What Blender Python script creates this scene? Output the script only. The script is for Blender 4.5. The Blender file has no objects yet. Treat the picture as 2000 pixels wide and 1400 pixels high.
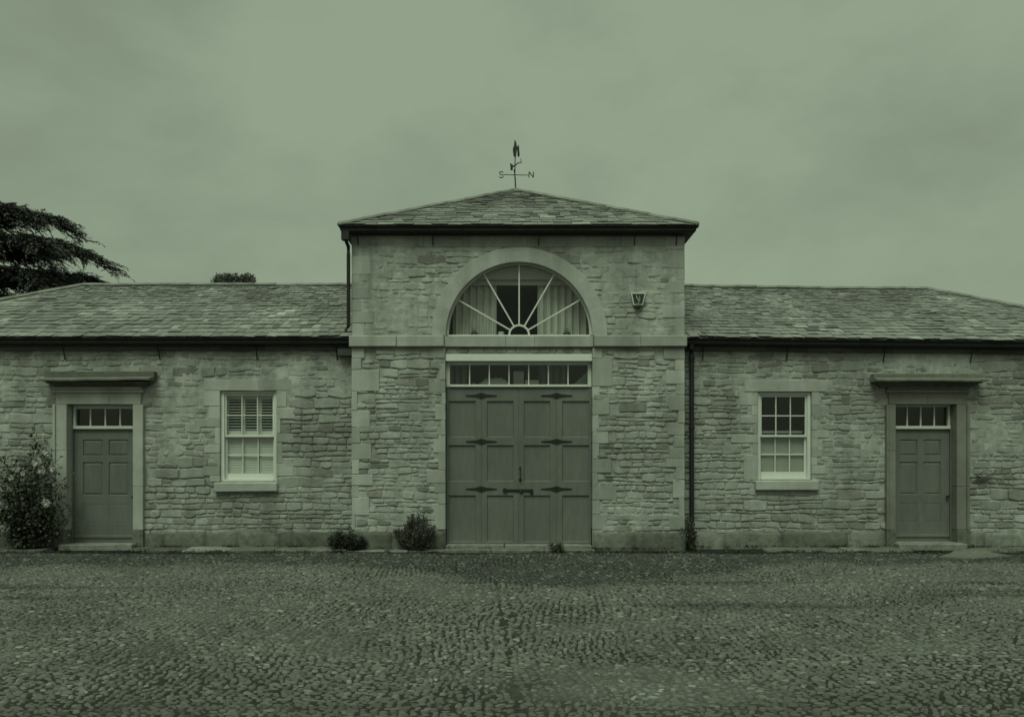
import bpy, math, random
import numpy as np
from mathutils import Vector, noise as mnoise
R = math.radians
rng = random.Random(7)
C = bpy.context.scene.collection
SC = bpy.context.scene

# ------------------------------------------------------------------ camera
F, D, EYE, HOR = 1500.0, 14.0, 1.6, 890.0      # focal length in photo pixels, distance, eye height, horizon row
cam_d = bpy.data.cameras.new('camera'); cam = bpy.data.objects.new('camera', cam_d); C.objects.link(cam)
cam.location = (0, -D, EYE); cam.rotation_euler = (R(90), 0, 0)
cam_d.sensor_width = 36; cam_d.lens = 36 * F / 2000; cam_d.shift_y = (HOR - 700) / 2000
cam_d.clip_start = 0.1; cam_d.clip_end = 5000
SC.camera = cam
# ------------------------------------------------------------------ sky, sun, exposure
SUN_EL, SUN_AZ = R(59), R(198)                 # soft light from behind the camera, a little from the left
w = bpy.data.worlds.new('World'); SC.world = w; w.use_nodes = True
nt = w.node_tree; N = nt.nodes; L = nt.links; N.clear()
sky = N.new('ShaderNodeTexSky'); sky.sky_type = 'NISHITA'; sky.sun_disc = False
sky.sun_elevation = SUN_EL; sky.sun_rotation = SUN_AZ; sky.air_density = 2; sky.dust_density = 5
tc = N.new('ShaderNodeTexCoord'); mp = N.new('ShaderNodeMapping'); mp.inputs['Scale'].default_value = (1, 1, 1.7)
L.new(tc.outputs['Generated'], mp.inputs['Vector'])
n1 = N.new('ShaderNodeTexNoise'); n1.inputs['Scale'].default_value = 3.3; n1.inputs['Detail'].default_value = 5
n1.inputs['Roughness'].default_value = 0.58; n1.inputs['Distortion'].default_value = 0.15
mp.inputs['Location'].default_value = (3.1, 0.4, 1.7)
L.new(mp.outputs['Vector'], n1.inputs['Vector'])
cr = N.new('ShaderNodeValToRGB'); e = cr.color_ramp.elements
e[0].position = 0.36; e[0].color = (1.66, 2.07, 1.44, 1)
e[1].position = 0.58; e[1].color = (2.18, 2.72, 1.90, 1)
n2 = N.new('ShaderNodeTexNoise'); n2.inputs['Scale'].default_value = 1.5; n2.inputs['Detail'].default_value = 3; n2.inputs['Roughness'].default_value = 0.5
mp2 = N.new('ShaderNodeMapping'); mp2.inputs['Scale'].default_value = (1, 1, 1.5); mp2.inputs['Location'].default_value = (7.7, 2.0, 0.6)
L.new(tc.outputs['Generated'], mp2.inputs['Vector']); L.new(mp2.outputs['Vector'], n2.inputs['Vector'])
ma = N.new('ShaderNodeMath'); ma.operation = 'MULTIPLY_ADD'; ma.inputs[1].default_value = 0.62; L.new(n1.outputs['Fac'], ma.inputs[0])
mb_ = N.new('ShaderNodeMath'); mb_.operation = 'MULTIPLY'; mb_.inputs[1].default_value = 0.38; L.new(n2.outputs['Fac'], mb_.inputs[0]); L.new(mb_.outputs[0], ma.inputs[2])
L.new(ma.outputs[0], cr.inputs['Fac'])
mx = N.new('ShaderNodeMix'); mx.data_type = 'RGBA'; mx.inputs['Factor'].default_value = 0.975
L.new(sky.outputs['Color'], mx.inputs['A']); L.new(cr.outputs['Color'], mx.inputs['B'])
bg = N.new('ShaderNodeBackground'); bg.inputs['Strength'].default_value = 0.1
L.new(mx.outputs['Result'], bg.inputs['Color'])
wo = N.new('ShaderNodeOutputWorld'); L.new(bg.outputs['Background'], wo.inputs['Surface'])
sd = bpy.data.lights.new('sun', 'SUN'); sd.energy = 1.45; sd.angle = R(32); sd.color = (0.80, 1.0, 0.705)
so = bpy.data.objects.new('sun', sd); C.objects.link(so)
so.rotation_euler = (R(90) - SUN_EL, 0, R(-16)); so.location = (-6, -20, 20)
SC.view_settings.view_transform = 'Standard'; SC.view_settings.look = 'None'
SC.view_settings.exposure = 0.4; SC.view_settings.gamma = 1.0; SC.view_settings.use_curve_mapping = False

# ------------------------------------------------------------------ measuring: a photo pixel at a known depth y
def fx(px, y=0.0): return (px - 1000) * (D + y) / F
def fz(py, y=0.0): return EYE + (HOR - py) * (D + y) / F
def proj(p):
    d = p[1] + D
    return (1000 + p[0] * F / d, HOR - (p[2] - EYE) * F / d)
def seen_area(pts):
    q = [proj(p) for p in pts]
    cx = sum(a for a, b in q) / len(q); cy = sum(b for a, b in q) / len(q)
    if not (0 < cx < 2000 and 0 < cy < 1400): return 0
    return abs(sum(q[i][0] * q[(i+1) % len(q)][1] - q[(i+1) % len(q)][0] * q[i][1] for i in range(len(q)))) / 2

# ------------------------------------------------------------------ materials
def mat(name, cols, nscale=6, namp=0.25, bump=0.3, bscale=40, rough=0.85, spec=0.3, big=0.0, spots=None, metallic=0.0, stretch=(1, 1, 1), streak=0.0):
    """cols: list of (pos, rgb) picked by each piece's own tint; noise adds mottling; spots=(rgb, scale, threshold) adds lichen or dirt"""
    m = bpy.data.materials.new(name); m.use_nodes = True
    t = m.node_tree; n = t.nodes; l = t.links
    b = n['Principled BSDF']; b.inputs['Roughness'].default_value = rough; b.inputs['Specular IOR Level'].default_value = spec
    b.inputs['Metallic'].default_value = metallic
    geo = n.new('ShaderNodeNewGeometry')
    mpn = n.new('ShaderNodeMapping'); mpn.inputs['Scale'].default_value = stretch; l.new(geo.outputs['Position'], mpn.inputs['Vector'])
    at = n.new('ShaderNodeAttribute'); at.attribute_name = 'tint'
    r = n.new('ShaderNodeValToRGB'); r.color_ramp.interpolation = 'LINEAR'
    el = r.color_ramp.elements
    while len(el) < len(cols): el.new(0.5)
    for i, (p, c) in enumerate(cols):
        el[i].position = p; el[i].color = (*c, 1)
    if len(cols) == 1: el[1].color = (*cols[0][1], 1)
    l.new(at.outputs['Fac'], r.inputs['Fac'])
    nz = n.new('ShaderNodeTexNoise'); nz.inputs['Scale'].default_value = nscale; nz.inputs['Detail'].default_value = 6; nz.inputs['Roughness'].default_value = 0.65
    l.new(mpn.outputs['Vector'], nz.inputs['Vector'])
    mr = n.new('ShaderNodeMapRange'); mr.inputs[1].default_value = 0.25; mr.inputs[2].default_value = 0.75
    mr.inputs[3].default_value = 1 - namp; mr.inputs[4].default_value = 1 + namp
    l.new(nz.outputs['Fac'], mr.inputs[0])
    fac = mr.outputs[0]
    if big:
        n2 = n.new('ShaderNodeTexNoise'); n2.inputs['Scale'].default_value = 0.9; n2.inputs['Detail'].default_value = 4
        l.new(geo.outputs['Position'], n2.inputs['Vector'])
        m2 = n.new('ShaderNodeMapRange'); m2.inputs[1].default_value = 0.3; m2.inputs[2].default_value = 0.7
        m2.inputs[3].default_value = 1 - big; m2.inputs[4].default_value = 1 + big * 0.6
        l.new(n2.outputs['Fac'], m2.inputs[0])
        mu = n.new('ShaderNodeMath'); mu.operation = 'MULTIPLY'; l.new(fac, mu.inputs[0]); l.new(m2.outputs[0], mu.inputs[1]); fac = mu.outputs[0]
    if streak:                                  # run-down stains: noise drawn out along the fall of the wall
        mp2 = n.new('ShaderNodeMapping'); mp2.inputs['Scale'].default_value = (2.6, 2.6, 0.30); l.new(geo.outputs['Position'], mp2.inputs['Vector'])
        n4 = n.new('ShaderNodeTexNoise'); n4.inputs['Scale'].default_value = 1.0; n4.inputs['Detail'].default_value = 7; n4.inputs['Roughness'].default_value = 0.6
        l.new(mp2.outputs['Vector'], n4.inputs['Vector'])
        m4 = n.new('ShaderNodeMapRange'); m4.inputs[1].default_value = 0.36; m4.inputs[2].default_value = 0.60; m4.inputs[3].default_value = 1-streak; m4.inputs[4].default_value = 1+streak*.35
        l.new(n4.outputs['Fac'], m4.inputs[0])
        mu2 = n.new('ShaderNodeMath'); mu2.operation = 'MULTIPLY'; l.new(fac, mu2.inputs[0]); l.new(m4.outputs[0], mu2.inputs[1]); fac = mu2.outputs[0]
    vm = n.new('ShaderNodeVectorMath'); vm.operation = 'SCALE'; l.new(r.outputs['Color'], vm.inputs[0]); l.new(fac, vm.inputs['Scale'])
    colo = vm.outputs[0]
    for sp in (spots or []):
        n3 = n.new('ShaderNodeTexNoise'); n3.inputs['Scale'].default_value = sp[1]; n3.inputs['Detail'].default_value = 5; n3.inputs['Roughness'].default_value = 0.7
        l.new(geo.outputs['Position'], n3.inputs['Vector'])
        m3 = n.new('ShaderNodeMapRange'); m3.inputs[1].default_value = sp[2]; m3.inputs[2].default_value = sp[2] + 0.1
        m3.inputs[3].default_value = 0; m3.inputs[4].default_value = sp[3] if len(sp) > 3 else 0.7
        l.new(n3.outputs['Fac'], m3.inputs[0])
        mi = n.new('ShaderNodeMix'); mi.data_type = 'RGBA'; l.new(m3.outputs[0], mi.inputs['Factor']); l.new(colo, mi.inputs['A'])
        mi.inputs['B'].default_value = (*sp[0], 1); colo = mi.outputs['Result']
    l.new(colo, b.inputs['Base Color'])
    if bump:
        nb = n.new('ShaderNodeTexNoise'); nb.inputs['Scale'].default_value = bscale; nb.inputs['Detail'].default_value = 6; nb.inputs['Roughness'].default_value = 0.7
        l.new(mpn.outputs['Vector'], nb.inputs['Vector'])
        bp = n.new('ShaderNodeBump'); bp.inputs['Strength'].default_value = bump; bp.inputs['Distance'].default_value = 0.02
        l.new(nb.outputs['Fac'], bp.inputs['Height']); l.new(bp.outputs['Normal'], b.inputs['Normal'])
    return m
def glass(name):
    m = bpy.data.materials.new(name); m.use_nodes = True
    t = m.node_tree; n = t.nodes; l = t.links; n.remove(n['Principled BSDF'])
    tr = n.new('ShaderNodeBsdfTransparent'); tr.inputs['Color'].default_value = (0.90, 0.91, 0.90, 1)
    gl = n.new('ShaderNodeBsdfGlossy'); gl.inputs['Roughness'].default_value = 0.03
    geo = n.new('ShaderNodeNewGeometry')
    dt = n.new('ShaderNodeVectorMath'); dt.operation = 'DOT_PRODUCT'; l.new(geo.outputs['Incoming'], dt.inputs[0]); l.new(geo.outputs['Normal'], dt.inputs[1])
    def mth(op, a, b=None):
        q = n.new('ShaderNodeMath'); q.operation = op
        for i, v in enumerate((a, b)):
            if v is None: continue
            if isinstance(v, (int, float)): q.inputs[i].default_value = v
            else: l.new(v, q.inputs[i])
        return q.outputs[0]
    fr_o = mth('ADD', mth('MULTIPLY', mth('POWER', mth('SUBTRACT', 1.0, mth('ABSOLUTE', dt.outputs['Value'])), 5.0), 0.95), 0.035); nb = n.new('ShaderNodeTexNoise'); nb.inputs['Scale'].default_value = 3.5
    l.new(geo.outputs['Position'], nb.inputs['Vector'])
    bp = n.new('ShaderNodeBump'); bp.inputs['Strength'].default_value = 0.12; bp.inputs['Distance'].default_value = 0.05
    l.new(nb.outputs['Fac'], bp.inputs['Height']); l.new(bp.outputs['Normal'], gl.inputs['Normal'])
    mi = n.new('ShaderNodeMixShader'); l.new(fr_o, mi.inputs[0]); l.new(tr.outputs[0], mi.inputs[1]); l.new(gl.outputs[0], mi.inputs[2])
    l.new(mi.outputs[0], n['Material Output'].inputs['Surface'])
    return m
M = {}
M['rubble'] = mat('rubble_stone', [(0.0, (0.205, 0.20, 0.19)), (0.25, (0.285, 0.285, 0.272)), (0.6, (0.35, 0.35, 0.336)), (0.9, (0.42, 0.42, 0.403)), (1.0, (0.28, 0.262, 0.25))],
                  nscale=9, namp=0.22, bump=0.55, bscale=28, rough=0.92, spec=0.15, big=0.22, streak=0.20, spots=[((0.16, 0.155, 0.14), 5.0, 0.60, 0.5), ((0.55, 0.55, 0.5), 14, 0.68, 0.5)])
M['mortar'] = mat('lime_mortar', [(0, (0.38, 0.38, 0.365))], nscale=9, namp=0.30, bump=0.5, bscale=35, rough=0.95, spec=0.1, big=0.26, streak=0.22, spots=[((0.25, 0.25, 0.235), 3.0, 0.60, 0.5)])
M['ashlar'] = mat('dressed_stone', [(0, (0.305, 0.305, 0.295)), (0.5, (0.39, 0.39, 0.376)), (1, (0.46, 0.46, 0.445))], nscale=4, namp=0.13, bump=0.25, bscale=45, rough=0.88, spec=0.15, big=0.14, streak=0.16,
                  spots=[((0.24, 0.23, 0.21), 2.6, 0.63, 0.5)])
M['ashlar_dark'] = mat('dark_dressed_stone', [(0, (0.17, 0.165, 0.15)), (1, (0.26, 0.25, 0.235))], nscale=4, namp=0.18, bump=0.25, bscale=45, rough=0.88, spec=0.15, big=0.15)
M['hood'] = mat('weathered_hood_stone', [(0, (0.12, 0.12, 0.11)), (1, (0.20, 0.195, 0.18))], nscale=6, namp=0.3, bump=0.3, bscale=40, rough=0.85, spots=[((0.4, 0.4, 0.37), 9, 0.66, 0.6)])
M['plinth'] = mat('mossy_plinth_stone', [(0, (0.11, 0.112, 0.10)), (0.5, (0.165, 0.166, 0.152)), (1, (0.23, 0.23, 0.213))], nscale=8, namp=0.5, bump=0.9, bscale=14, rough=0.95, spec=0.1, big=0.2,
                  spots=[((0.085, 0.09, 0.07), 4.0, 0.54, 0.7), ((0.5, 0.5, 0.46), 22, 0.70, 0.6)])
M['slate'] = mat('roof_slate', [(0, (0.125, 0.125, 0.123)), (0.3, (0.18, 0.18, 0.175)), (0.65, (0.25, 0.25, 0.238)), (1, (0.40, 0.405, 0.39))], nscale=9, namp=0.28, bump=0.5, bscale=24, rough=0.72, spec=0.35, big=0.25,
                 spots=[((0.15, 0.145, 0.125), 2.3, 0.58, 0.5), ((0.42, 0.43, 0.40), 11, 0.66, 0.5)])
M['ridge'] = mat('ridge_stone', [(0, (0.20, 0.20, 0.185)), (1, (0.29, 0.285, 0.265))], nscale=6, namp=0.25, bump=0.3, rough=0.85)
M['iron'] = mat('black_painted_iron', [(0, (0.018, 0.018, 0.018))], nscale=8, namp=0.3, bump=0.1, rough=0.6, spec=0.35)
M['timber'] = mat('dark_timber', [(0, (0.05, 0.049, 0.047)), (1, (0.11, 0.107, 0.10))], nscale=6, namp=0.35, bump=0.2, rough=0.75, stretch=(1, 1, 8))
M['door'] = mat('grey_door_paint', [(0, (0.143, 0.143, 0.139)), (1, (0.168, 0.168, 0.163))], nscale=3, namp=0.13, bump=0.08, bscale=50, rough=0.55, spec=0.3, big=0.10, streak=0.10, stretch=(4, 4, 1), spots=[((0.22, 0.22, 0.21), 16, 0.70, 0.35)])
M['white'] = mat('white_paint', [(0, (0.60, 0.60, 0.58)), (1, (0.68, 0.68, 0.66))], nscale=5, namp=0.06, bump=0.05, rough=0.5, spec=0.35)
M['louvre'] = mat('shutter_paint', [(0, (0.74, 0.74, 0.72))], nscale=5, namp=0.05, bump=0, rough=0.6)
M['glass'] = glass('window_glass')
M['room'] = mat('room_paint', [(0, (0.30, 0.295, 0.28))], nscale=2, namp=0.15, bump=0, rough=0.9)
M['ceil'] = mat('ceiling_paint', [(0, (0.62, 0.61, 0.58))], nscale=2, namp=0.05, bump=0, rough=0.9)
M['curtain'] = mat('curtain_fabric', [(0, (0.56, 0.555, 0.53))], nscale=3, namp=0.08, bump=0.1, rough=0.95, spec=0.05)
M['dcurtain'] = mat('dark_curtain_fabric', [(0, (0.30, 0.295, 0.29))], nscale=3, namp=0.1, bump=0.1, rough=0.95, spec=0.05)
M['linen'] = mat('linen_fabric', [(0, (0.72, 0.71, 0.68))], nscale=6, namp=0.1, bump=0.2, rough=0.95, spec=0.05)
M['card'] = mat('grey_cardboard', [(0, (0.46, 0.455, 0.44))], nscale=4, namp=0.08, bump=0.05, rough=0.8)
M['leaf'] = mat('shrub_leaf', [(0, (0.022, 0.026, 0.018)), (0.6, (0.05, 0.056, 0.04)), (1, (0.095, 0.10, 0.075))], nscale=3, namp=0.2, bump=0, rough=0.55, spec=0.35)
M['dleaf'] = mat('dark_shrub_leaf', [(0, (0.012, 0.014, 0.011)), (1, (0.045, 0.048, 0.038))], nscale=3, namp=0.2, bump=0, rough=0.6, spec=0.25)
M['needle'] = mat('conifer_needle', [(0, (0.055, 0.059, 0.054)), (0.6, (0.10, 0.105, 0.098)), (1, (0.17, 0.175, 0.165))], nscale=2, namp=0.25, bump=0, rough=0.7, spec=0.2)
M['juniper'] = mat('juniper_foliage', [(0, (0.04, 0.04, 0.036)), (0.6, (0.085, 0.085, 0.077)), (1, (0.15, 0.15, 0.135))], nscale=3, namp=0.2, bump=0, rough=0.8, spec=0.15)
M['bark'] = mat('tree_bark', [(0, (0.07, 0.062, 0.052)), (1, (0.11, 0.1, 0.085))], nscale=9, namp=0.4, bump=0.8, bscale=14, rough=0.95, spec=0.1, stretch=(3, 3, 1))
M['petal'] = mat('rose_petal', [(0, (0.32, 0.31, 0.30)), (1, (0.46, 0.445, 0.43))], nscale=20, namp=0.15, bump=0, rough=0.7)
M['cobble'] = mat('cobble_stone', [(0, (0.045, 0.045, 0.044)), (0.35, (0.105, 0.105, 0.099)), (0.75, (0.158, 0.158, 0.148)), (1, (0.28, 0.28, 0.265))], nscale=14, namp=0.2, bump=0.25, bscale=50, rough=0.78, spec=0.3, big=0.2)
M['kerb'] = mat('kerb_stone', [(0, (0.11, 0.11, 0.10)), (0.8, (0.165, 0.165, 0.152)), (1, (0.27, 0.27, 0.255))], nscale=7, namp=0.4, bump=0.5, bscale=20, rough=0.92, spec=0.12, spots=[((0.10, 0.10, 0.075), 4, 0.58, 0.6)])
M['plastic'] = mat('white_plastic', [(0, (0.68, 0.68, 0.66))], nscale=3, namp=0.03, bump=0, rough=0.4)
M['dplastic'] = mat('dark_plastic', [(0, (0.04, 0.042, 0.04))], nscale=3, namp=0.1, bump=0, rough=0.45)
M['pewter'] = mat('dull_metal', [(0, (0.10, 0.098, 0.09))], nscale=5, namp=0.2, bump=0.05, rough=0.5)
M['wax'] = mat('candle_wax', [(0, (0.62, 0.61, 0.56))], nscale=3, namp=0.04, bump=0, rough=0.6)

# ------------------------------------------------------------------ mesh helpers
WL = {}
class MB:
    def __init__(self): self.v = []; self.f = []; self.t = []
    def add(self, vs, fs, tint=None):
        o = len(self.v); self.v += [tuple(p) for p in vs]; self.f += [tuple(o + i for i in q) for q in fs]
        self.t += [rng.random() if tint is None else tint] * len(fs)
        return self
    def box(self, x0, x1, y0, y1, z0, z1, tint=None):
        vs = [(x0,y0,z0),(x1,y0,z0),(x1,y1,z0),(x0,y1,z0),(x0,y0,z1),(x1,y0,z1),(x1,y1,z1),(x0,y1,z1)]
        return self.add(vs, [(3,2,1,0),(4,5,6,7),(0,1,5,4),(1,2,6,5),(2,3,7,6),(3,0,4,7)], tint)
    def cbox(self, x0, x1, y0, y1, z0, z1, c=0.008, jit=0.0, tint=None):
        """chamfered box: 24 corners, optional unevenness"""
        c = min(c, (x1-x0)*.3, (y1-y0)*.3, (z1-z0)*.3)
        vs = []; idx = {}
        for sx in (0, 1):
            for sy in (0, 1):
                for sz in (0, 1):
                    X = (x0, x1)[sx]; Y = (y0, y1)[sy]; Z = (z0, z1)[sz]
                    j = [rng.uniform(-jit, jit) for _ in range(3)]
                    ix = X + (c if sx == 0 else -c); iy = Y + (c if sy == 0 else -c); iz = Z + (c if sz == 0 else -c)
                    for a, p in (('x', (X, iy, iz)), ('y', (ix, Y, iz)), ('z', (ix, iy, Z))):
                        idx[(a, sx, sy, sz)] = len(vs); vs.append((p[0]+j[0], p[1]+j[1]*.4, p[2]+j[2]))
        k = lambda a, x, y, z: idx[(a, x, y, z)]
        fs = []
        for s in (0, 1):
            q = [k('x',s,0,0), k('x',s,1,0), k('x',s,1,1), k('x',s,0,1)]; fs.append(q if s else q[::-1])
            q = [k('y',0,s,0), k('y',1,s,0), k('y',1,s,1), k('y',0,s,1)]; fs.append(q[::-1] if s else q)
            q = [k('z',0,0,s), k('z',1,0,s), k('z',1,1,s), k('z',0,1,s)]; fs.append(q if s else q[::-1])
        for a in (0, 1):
            for b in (0, 1):
                q = [k('y',0,a,b), k('z',0,a,b), k('z',1,a,b), k('y',1,a,b)]; fs.append(q if (a == b) else q[::-1])
                q = [k('x',a,0,b), k('z',a,0,b), k('z',a,1,b), k('x',a,1,b)]; fs.append(q[::-1] if (a == b) else q)
                q = [k('x',a,b,0), k('y',a,b,0), k('y',a,b,1), k('x',a,b,1)]; fs.append(q if (a == b) else q[::-1])
        for x in (0, 1):
            for y in (0, 1):
                for z in (0, 1):
                    q = [k('x',x,y,z), k('y',x,y,z), k('z',x,y,z)]; fs.append(q if (x+y+z) % 2 else q[::-1])
        return self.add(vs, fs, tint)
    def tube(self, pts, r, n=6, tint=None, caps=True):
        pts = [Vector(p) for p in pts]; rs = r if isinstance(r, (list, tuple)) else [r]*len(pts)
        vs = []; fs = []
        for i, p in enumerate(pts):
            a = pts[max(i-1, 0)]; b = pts[min(i+1, len(pts)-1)]; d = (b-a).normalized()
            u = d.cross(Vector((0, 0, 1))); u = d.cross(Vector((1, 0, 0))) if u.length < 0.05 else u
            u.normalize(); w_ = d.cross(u)
            for k in range(n):
                an = 2*math.pi*k/n; vs.append(p + (u*math.cos(an) + w_*math.sin(an))*rs[i])
        for i in range(len(pts)-1):
            for k in range(n):
                a = i*n+k; b = i*n+(k+1) % n; fs.append((a, b, b+n, a+n))
        if caps: fs.append(tuple(range(n))[::-1]); fs.append(tuple(range((len(pts)-1)*n, len(pts)*n)))
        return self.add(vs, fs, tint)
    def prism_y(self, poly, y0, y1, tint=None):
        """poly: list of (x, z), anticlockwise seen from the front; y0 front, y1 back"""
        n = len(poly); vs = [(x, y0, z) for x, z in poly] + [(x, y1, z) for x, z in poly]
        fs = [tuple(range(n)), tuple(range(n, 2*n))[::-1]] + [(i, i+n, (i+1) % n + n, (i+1) % n) for i in range(n)]
        return self.add(vs, fs, tint)
    def build(self, name, m, parent=None, smooth=False, warp=None):
        vs = [warp(p) for p in self.v] if warp else self.v
        return link_mesh(name, vs, self.f, self.t, m, parent, smooth)
def link_mesh(name, vs, fs, ts, m, parent=None, smooth=False):
    a = np.array(vs, dtype=np.float64)
    lo = a.min(0); hi = a.max(0); org = np.array([(lo[0]+hi[0])/2, (lo[1]+hi[1])/2, lo[2]])
    me = bpy.data.meshes.new(name); me.from_pydata((a-org).tolist(), [], fs)
    at = me.attributes.new('tint', 'FLOAT', 'FACE'); at.data.foreach_set('value', np.array(ts, dtype=np.float32))
    if smooth: me.polygons.foreach_set('use_smooth', [True]*len(me.polygons))
    if isinstance(m, str): m = M[m]
    me.materials.append(m)
    o = bpy.data.objects.new(name, me); C.objects.link(o)
    WL[o.name] = org
    if parent is not None: o.parent = parent; org = org - WL[parent.name]
    o.location = org
    return o
def np_mesh(name, V, Fc, T, m, parent=None, smooth=False):
    """big meshes straight from arrays: Fc is (n, k) with k corners per face"""
    lo = V.min(0); hi = V.max(0); org = np.array([(lo[0]+hi[0])/2, (lo[1]+hi[1])/2, lo[2]])
    me = bpy.data.meshes.new(name); n, k = Fc.shape
    me.vertices.add(len(V)); me.vertices.foreach_set('co', (V-org).astype(np.float32).ravel())
    me.loops.add(n*k); me.loops.foreach_set('vertex_index', Fc.astype(np.int32).ravel())
    me.polygons.add(n); me.polygons.foreach_set('loop_start', np.arange(0, n*k, k, dtype=np.int32))
    me.update(calc_edges=True)
    at = me.attributes.new('tint', 'FLOAT', 'FACE'); at.data.foreach_set('value', T.astype(np.float32))
    if smooth: me.polygons.foreach_set('use_smooth', [True]*n)
    me.materials.append(M[m])
    o = bpy.data.objects.new(name, me); C.objects.link(o); WL[o.name] = org
    if parent is not None: o.parent = parent; org = org - WL[parent.name]
    o.location = org
    return o
def thing(name, label, cat, loc, group=None):
    o = bpy.data.objects.new(name, None); C.objects.link(o); o.empty_display_size = 0.2
    o.location = loc; WL[o.name] = np.array(loc, dtype=float); o['label'] = label; o['category'] = cat
    if group: o['group'] = group
    return o
def tag(o, label, cat, group=None):
    o['label'] = label; o['category'] = cat
    if group: o['group'] = group
    return o

# ------------------------------------------------------------------ ground
GZ = -0.12
def gz(x, y): return GZ + 0.018*mnoise.noise((x*0.35, y*0.35, 3.3)) - 0.012*max(0, -y-1.0)*0.3
def ground():
    # yard bed: earth between the stones; soil rises in places and half buries them
    xs = np.arange(-15, 15.01, 0.1); ys = np.arange(-15, 0.71, 0.1)
    V = np.array([(x, y, gz(x, y) + soil(x, y)) for y in ys for x in xs]); nx = len(xs); ny = len(ys)
    i, j = np.meshgrid(np.arange(nx-1), np.arange(ny-1)); a = (j*nx+i).ravel()
    Fq = np.stack([a, a+1, a+nx+1, a+nx], 1)
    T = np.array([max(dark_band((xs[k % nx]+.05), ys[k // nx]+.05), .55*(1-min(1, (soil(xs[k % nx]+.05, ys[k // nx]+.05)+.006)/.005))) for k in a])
    M['earth'] = mat('yard_earth', [(0, (0.12, 0.12, 0.11)), (0.5, (0.045, 0.046, 0.040)), (1, (0.03, 0.03, 0.028))], nscale=9, namp=0.35, bump=0.7, bscale=40, rough=0.95, spec=0.1, big=0.15)
    yard = np_mesh('cobbled_yard', V, Fq, T, 'earth', smooth=True); yard['kind'] = 'structure'
    M['field'] = mat('distant_ground', [(0, (0.12, 0.12, 0.10))], nscale=2, namp=0.3, bump=0.5, bscale=10, rough=0.95, spec=0.1)
    g = MB(); S = 2500
    g.add([(-S,-S,GZ-.16),(S,-S,GZ-.16),(S,S,GZ-.16),(-S,S,GZ-.16)], [(0,1,2,3)], 0)
    go = g.build('ground', 'field'); go['kind'] = 'structure'
    return yard
def soil(x, y):
    n = mnoise.noise((x*0.55+7, y*0.8, 1.1)) + 0.5*mnoise.noise((x*1.7, y*2.1, 5.0))
    return -0.006 + 0.005*max(0.0, min(1.0, (n-0.02)*1.6))
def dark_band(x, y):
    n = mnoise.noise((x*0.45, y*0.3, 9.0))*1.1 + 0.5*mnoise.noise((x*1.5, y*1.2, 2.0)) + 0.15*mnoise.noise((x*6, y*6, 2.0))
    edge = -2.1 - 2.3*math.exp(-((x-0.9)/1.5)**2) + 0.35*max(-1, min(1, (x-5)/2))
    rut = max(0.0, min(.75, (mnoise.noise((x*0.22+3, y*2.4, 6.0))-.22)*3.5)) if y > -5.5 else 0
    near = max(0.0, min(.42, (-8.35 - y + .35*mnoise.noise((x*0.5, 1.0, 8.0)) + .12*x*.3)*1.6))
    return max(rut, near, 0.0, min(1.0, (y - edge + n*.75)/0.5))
yard = ground()
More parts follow.
